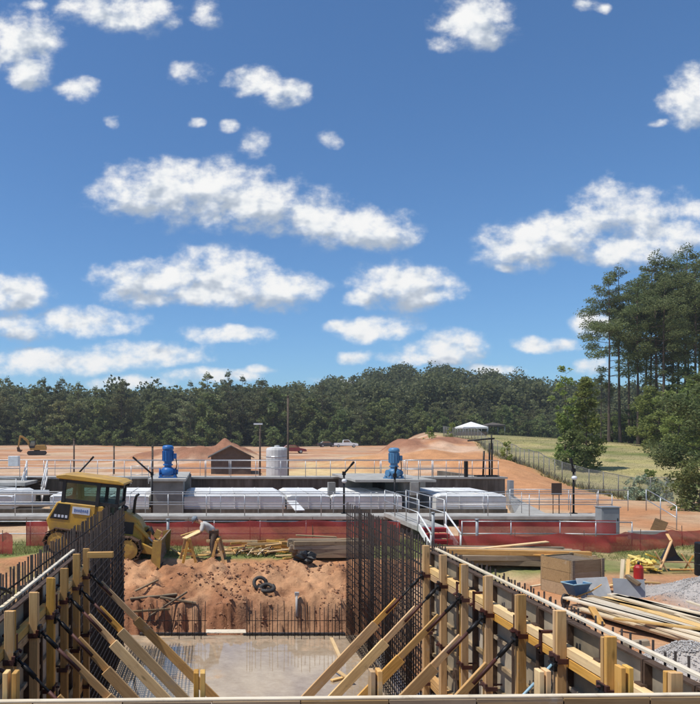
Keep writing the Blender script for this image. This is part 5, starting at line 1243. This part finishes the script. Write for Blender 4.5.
heap(14, XA(545, 15), 14.5, .8, 2.0, (.3, .6), ['pine_white', 'pine', 'pine_old'], 'short offcut block lying behind the right wall near the crate', 'block', 'offcut blocks behind the right wall', [(.12, .09), (.14, .1)], .25, None, 'block')
heap(4, XA(14, 20), 20.0, .5, 1.0, (1.0, 1.8), ['pine_white'], 'pale board on the ground behind the left wall', 'board', 'boards behind the left wall', [(.14, .04)], .06, .9)

# ------------------------------------------------------------------ trees
def leaf_cloud(cent, size, aspect=.6, droop=0.0, up=0.0):
    """one small bent leaf patch at every centre; returns verts, quads"""
    n = len(cent); a = rng.normal(size=(n, 3)); a[:, 2] *= .55; a /= np.linalg.norm(a, axis=1, keepdims=True)
    b_ = rng.normal(size=(n, 3)); b_[:, 2] += up; b_ -= a*np.sum(a*b_, 1, keepdims=True); b_ /= np.linalg.norm(b_, axis=1, keepdims=True)
    s_ = (np.asarray(size)*(.6+.8*rng.random(n)))[:, None]
    a = a*s_; b_ = b_*s_*aspect; d = np.array((0, 0, -1.0))*droop*s_
    V = np.stack([cent-a*.5+d, cent-b_*.5, cent+a*.5+d, cent+b_*.5], 1).reshape(-1, 3)
    return V, np.arange(4*n).reshape(-1, 4)
def in_clumps(clumps, per, shell=.45):
    """points spread through a list of ellipsoids (centre, radii)"""
    out = []
    for c, r in clumps:
        vol = (r[0]*r[1]*r[2])**(1/3); n = max(6, int(per*vol**2))
        d = rng.normal(size=(n, 3)); d /= np.linalg.norm(d, axis=1, keepdims=True)
        k = (shell+(1-shell)*rng.random(n))**.7
        k = k*(1+.25*(rng.random(n) < .15))
        out.append(np.array(c)+d*k[:, None]*np.array(r))
    return np.concatenate(out)
def trunk_mesh(H, r0, limbs, lean=(0, 0), wig=.12, n=8):
    mb = MB(); pts = []; ph = random.uniform(0, 6)
    for i in range(9):
        f = i/8; pts.append((lean[0]*f*H+wig*math.sin(f*5+ph)*f, lean[1]*f*H+wig*math.cos(f*4+ph)*f, f*H-.15*(i == 0)))
    mb.tube(pts, [r0*(1.25 if i == 0 else 1)*(1-.86*i/8) for i in range(9)], n)
    for (h, d, L, up) in limbs:
        f = h/H; bx_, by_ = lean[0]*h+wig*math.sin(f*5+ph)*f, lean[1]*h+wig*math.cos(f*4+ph)*f
        mb.tube([(bx_, by_, h), (bx_+math.cos(d)*L*.5, by_+math.sin(d)*L*.5, h+up*L*.4), (bx_+math.cos(d)*L, by_+math.sin(d)*L, h+up*L)], [r0*.30*(1-.6*f), r0*.18, r0*.06], 5)
    return mb.mesh('trunk')
def make_pine(H, cb, spread, per, size, seed, leafmat_='needles_near', r0=.22, lean=(0, 0), dens=1.0):
    """tall pine with a bare lower trunk, tiers of uneven branches"""
    random.seed(seed); limbs, cl = [], []
    h = cb*H
    while h < H*.985:
        f = (h-cb*H)/(H-cb*H); prof = (.35+.65*math.sin(min(1, f*1.25+.18)*math.pi*.72)) * (1-.75*max(0, f-.62)/.38)
        for k in range(random.choice([1, 2, 2, 3]) if random.random() < dens else 0):
            d = random.uniform(0, 6.28); L = spread*prof*random.uniform(.45, 1.15); up = random.uniform(-.05, .4)
            limbs.append((h, d, L, up))
            for q, s_ in ((1.0, 1.0), (.62, .8)):
                if q < .9 and random.random() < .4: continue
                rr = max(.4, L*random.uniform(.29, .44))*s_
                cl.append(((lean[0]*h+math.cos(d)*L*q, lean[1]*h+math.sin(d)*L*q, h+up*L*q+.15), (rr*1.1, rr*1.1, rr*random.uniform(.5, .85))))
        h += random.uniform(.025, .05)*H
    cl.append(((lean[0]*H, lean[1]*H, H-.2), (spread*.22, spread*.22, spread*.3)))
    V, Q = leaf_cloud(in_clumps(cl, per, .25), size, .42, .12, .5)
    tm = trunk_mesh(H, r0, limbs, lean); tm.materials.append(M['bark'])
    cm = mesh_np('crown', V, Q); cm.materials.append(M[leafmat_])
    return tm, cm
def make_broad(H, cb, rad, n_cl, per, size, seed, leafmat_='leaves', r0=.16, shape='round', up=.3):
    random.seed(seed); limbs, cl = [], []
    for i in range(n_cl):
        f = random.random()**.85; h = H*(cb+(1-cb)*f)
        if shape == 'round': w_ = math.sqrt(max(.02, 1-(2*f-.85)**2/1.4))
        elif shape == 'cone': w_ = .25+.9*(1-f)**.8 if f > .12 else .7
        else: w_ = .7+.3*math.sin(f*9+seed)
        d = random.uniform(0, 6.28); L = rad*w_*random.uniform(.35, 1.0); rr = rad*random.uniform(.22, .42)*(1-.35*f)
        cl.append(((math.cos(d)*L, math.sin(d)*L, h), (rr, rr, rr*random.uniform(.6, .95)))); 
        if i % 2 == 0: limbs.append((max(H*cb*.6, h-L*.7), d, L, .55))
    V, Q = leaf_cloud(in_clumps(cl, per, .3), size, .62, .1, up)
    tm = trunk_mesh(H*.93, r0, limbs); tm.materials.append(M['bark'])
    cm = mesh_np('crown', V, Q); cm.materials.append(M[leafmat_])
    return tm, cm
def plant_tree(name, var, x, y, label, cat='tree', grp=None, sc=1.0, rz=None, z=None, sz=None, crown='crown'):
    t_ = thing(name, label, cat, (0, 0, 0), grp)
    a = bpy.data.objects.new('trunk', var[0]); C.objects.link(a); a.parent = t_
    b_ = bpy.data.objects.new(crown, var[1]); C.objects.link(b_); b_.parent = t_
    t_.location = (x, y, g1(x, y) if z is None else z); t_.rotation_euler = (0, 0, random.uniform(0, 6.28) if rz is None else rz); t_.scale = (sc, sc, sz or sc)
    return t_
# tall pines on the right
PV = [make_pine(25, .40, 4.3, 300, .27, 11), make_pine(26, .52, 3.7, 300, .27, 23, lean=(.02, 0)), make_pine(25, .46, 4.3, 300, .27, 35), make_pine(24, .55, 3.5, 300, .27, 47, dens=.85)]
for i, (px, top, Y, v, lab) in enumerate(((609, 278, 96, 0, 'leftmost tall pine of the grove on the right, crown leaning out to the left'), (620, 270, 98, 1, 'tall pine with a long bare trunk, second from the left in the grove'), (638, 283, 95, 3, 'shorter tall pine, third from the left in the grove'), (656, 257, 97, 2, 'tall dense pine in the middle of the grove on the right'), (671, 266, 101, 1, 'tall pine right of the dense middle one in the grove'), (686, 252, 96, 0, 'highest pine of the grove near the right picture edge'), (700, 262, 99, 2, 'tall pine cut by the right picture edge'), (646, 275, 106, 0, 'pine standing behind the third and middle pines of the grove'), (664, 272, 108, 3, 'slim pine at the back of the grove, behind the middle one'), (690, 270, 107, 1, 'slim pine at the back of the grove near the right edge'), (601, 372, 98, 3, 'small thin pine left of the grove'), (718, 250, 94, 2, 'tall pine just beyond the right edge of the picture'), (735, 255, 97, 0, 'second tall pine beyond the right edge of the picture'), (629, 288, 103, 2, 'pine behind the second and third pines of the grove'), (649, 266, 100, 1, 'pine just left of the dense middle pine'), (678, 258, 102, 2, 'dense pine left of the highest pine in the grove'), (695, 264, 92, 3, 'slim pine in front of the highest pine near the edge'), (664, 282, 92, 0, 'lower pine in front of the middle of the grove'))):
    x = XA(px, Y); z = g1(x, Y); H = ZA(top, Y)-z; h0 = (25, 26, 25, 24)[v]
    plant_tree('pine_tree', PV[v], x, Y, lab, 'pine tree', 'tall pines on the right', H/h0, rz=(2.8 if i == 0 else None), z=z)
# broadleaf understorey of the grove
BV = [make_broad(8, .06, 2.5, 60, 260, .28, 5, 'leaves_bright'), make_broad(9, .08, 2.4, 60, 260, .28, 6, 'leaves'), make_broad(6, .04, 2.1, 46, 260, .27, 8, 'leaves_bright', shape='x')]
for i, (px, top, Y, v, lab) in enumerate(((652, 388, 90, 0, 'light green broadleaf tree under the middle pines'), (668, 392, 88, 2, 'light green bushy tree right of the middle pine trunks'), (686, 366, 92, 1, 'darker broadleaf tree under the highest pine'), (702, 376, 86, 0, 'light green tree under the pines at the right edge'), (632, 408, 100, 1, 'dark low tree behind the bare pine trunks'), (612, 412, 108, 1, 'dark low tree left behind the bare pine trunks'), (660, 412, 86, 2, 'low light green shrub tree at the front of the grove'), (692, 404, 80, 0, 'broad light green tree at the front of the grove near the edge'), (678, 416, 80, 2, 'low rounded green tree in front of the grove'), (622, 418, 112, 2, 'low green bush behind the field edge'), (645, 404, 104, 1, 'dark tree filling the grove behind the pine trunks'), (665, 398, 104, 1, 'second dark tree filling the grove behind the pine trunks'), (716, 362, 84, 1, 'broadleaf tree past the right edge of the grove'))):
    x = XA(px, Y); z = g1(x, Y); H = ZA(top, Y)-z; h0 = (8, 9, 6)[v]
    plant_tree('broadleaf_tree', BV[v], x, Y, lab, 'tree', 'broadleaf trees under the pines', (1.0 if H/h0 < 1.2 else 1.15), z=z, sz=H/h0)
# the two young trees standing alone on the field
ya = make_broad(9.9, .02, 1.35, 70, 330, .26, 14, 'leaves_bright', .09, 'x', .6); yb = make_broad(8.9, .02, 1.75, 90, 330, .26, 15, 'leaves_bright', .09, 'cone', .6)
plant_tree('young_tree', ya, XA(565.5, 67), 67, 'slender young tree with a thin ragged top, left of the pair on the field', 'tree', None, 1.0, .3)
plant_tree('young_tree', yb, XA(586, 68), 68, 'cone-shaped bright green young tree, right of the pair on the field', 'tree', None, 1.0, 1.0)
yc = make_broad(4.2, .0, 1.7, 50, 330, .26, 16, 'leaves', .08)
plant_tree('young_tree', yc, XA(575, 66), 66.2, 'low bushy growth at the foot of the two young trees', 'bush', None, .9, 2.0)
# near evergreen at the right picture edge
nv = make_pine(8.2, .06, 2.6, 420, .22, 61, r0=.13)
plant_tree('evergreen_tree', nv, XA(703, 42), 42, 'feathery evergreen close by at the right picture edge', 'tree', None, 1.0, .5)
nv2 = make_broad(3.0, .0, 1.5, 40, 420, .18, 66, 'leaves', .06)
plant_tree('bush', nv2, XA(700, 40), 40, 'dark bush at the foot of the near evergreen', 'bush', None, 1.0)
# grey-green brush and bushes along the fence
br = [make_broad(1.9, .0, .75, 26, 900, .16, 71+k, 'blue_brush' if k < 2 else 'leaves_bright', .03, 'x', 1.2) for k in range(3)]
for i, (px, Y, v, sc, lab) in enumerate(((630, 50, 0, .85, 'grey-green brush at the left of the brush row'), (641, 51, 1, 1.0, 'grey-green brush in the middle of the brush row'), (650, 53, 2, 1.15, 'taller bright green bush behind the grey-green brush'), (657, 50, 0, .9, 'grey-green brush right of the bright bush'), (668, 51, 1, .85, 'grey-green brush at the right of the brush row'), (506, 70, 2, 1.1, 'small green shrub against the chain-link fence'), (452, 112, 2, 1.3, 'small green shrub at the upper end of the fence'), (430, 106, 2, 1.5, 'low yellow-green shrub beside the clay mound'))):
    plant_tree('bush', br[v], XA(px, Y), Y, lab, 'bush', None, sc, crown='foliage')
# forest edge
FV = [make_pine(19, .22, 3.6, 80, .62, 101, 'forest_green', .2), make_pine(18, .30, 3.2, 80, .62, 102, 'forest_green', .2), make_pine(20, .18, 3.9, 80, .62, 103, 'needles', .2), make_broad(15, .08, 4.2, 60, 62, .70, 104, 'forest_green', .2), make_broad(13, .06, 4.0, 55, 62, .70, 105, 'leaves', .18), make_broad(7, .02, 3.0, 34, 70, .6, 106, 'leaves', .12)]
HV = (19, 18, 20, 15, 13, 7)
def topline(px): return float(np.interp(px, [-120, 0, 30, 60, 100, 140, 180, 220, 260, 300, 340, 380, 430, 480, 540, 600, 700], [378, 384, 377, 384, 380, 388, 381, 378, 384, 383, 388, 392, 396, 398, 400, 402, 404]))
rows = [(186, 5.6, .06), (194, 5.2, 0), (203, 5.2, 0)]
for ri, (Y0, stp, _) in enumerate(rows):
    x = XA(-110, Y0); xmax = XA(625, Y0)
    while x < xmax:
        Y = Y0+random.uniform(-3, 3); px = PX0+x/Y*F; v = random.choice([0, 1, 2, 2, 3, 0]) if px < 330 else random.choice([0, 3, 4, 3, 2, 4])
        if ri == 0 and random.random() < .35: v = 4
        z = g1(x, Y); H = (ZA(topline(px), Y)-z)*random.uniform(.70, 1.10)*(1 if v not in (4, 3) else .82)
        sc = H/HV[v]; ps = 'front' if ri == 0 else ('second' if ri == 1 else 'third')
        kind = {0: 'dark pine', 1: 'slim dark pine', 2: 'tall pine', 3: 'round-crowned green tree', 4: 'lighter green leafy tree'}[v]
        side = 'left half' if px < 290 else 'right half'
        plant_tree('forest_tree', FV[v], x, Y, f'{kind} in the {ps} row of the forest edge, {side}', 'tree', f'{kind}s of the {ps} forest row, {side}', sc*random.uniform(.9, 1.1), z=z, sz=sc)
        x += stp*random.uniform(.7, 1.3)
x = XA(-110, 181)
while x < XA(640, 181):
    Y = 181+random.uniform(-2.5, 2.5); px = PX0+x/Y*F
    plant_tree('forest_bush', FV[5], x, Y, 'leafy bush at the foot of the forest edge, '+('left half' if px < 290 else 'right half'), 'bush', 'bushes along the forest foot', random.uniform(.45, .95))
    x += random.uniform(3.0, 5.5)
# the wooded hill behind reads as one mass
Vs, Qs, base = [], [], 0
random.seed(5)
def hill_crowns(n, y0, y1, x0, x1):
    global base
    for i in range(n):
        y = random.uniform(y0, y1); x = random.uniform(x0, x1)*y/300
        z = g1(x, y); H = random.uniform(13, 19); r_ = random.uniform(3.0, 4.6)
        cl = [((x+random.uniform(-.5, .5)*r_, y+random.uniform(-.5, .5)*r_, z+H*random.uniform(.5, .95)), (r_*random.uniform(.5, .8),)*2+(r_*random.uniform(.5, .8),)) for _ in range(6)]
        cl.append(((x, y, z+H*.62), (r_, r_, H*.36))); cl.append(((x, y, z+H*.2), (r_, r_, H*.24)))
        V, Q = leaf_cloud(in_clumps(cl, 9, .5), 1.0, .7, .1, .3)
        Vs.append(V); Qs.append(Q+base); base += len(V)
hill_crowns(620, 212, 345, -150, 260)
hill_crowns(230, 208, 226, -140, 260)
tag(link('wooded_hill', mesh_np('wooded_hill', np.concatenate(Vs), np.concatenate(Qs)), 'forest_green'), 'dense woods covering the low hill behind the forest edge', 'woods', kind='stuff')

# ------------------------------------------------------------------ the air between the viewer and the far trees
m = bpy.data.materials.new('haze'); m.use_nodes = True; t = NT(m.node_tree); t.n.remove(t.n['Principled BSDF'])
pv = t.n.new('ShaderNodeVolumePrincipled'); pv.inputs['Color'].default_value = (.93, .95, 1.0, 1); pv.inputs['Density'].default_value = HAZE; pv.inputs['Anisotropy'].default_value = .2
t.l.new(pv.outputs[0], t.n['Material Output'].inputs['Volume']); M['haze'] = m
tag(MB().bx(-3100, 3100, -400, 4200, -4, 62).build('haze', 'haze'), 'thin summer haze over the whole site', 'haze', kind='stuff')
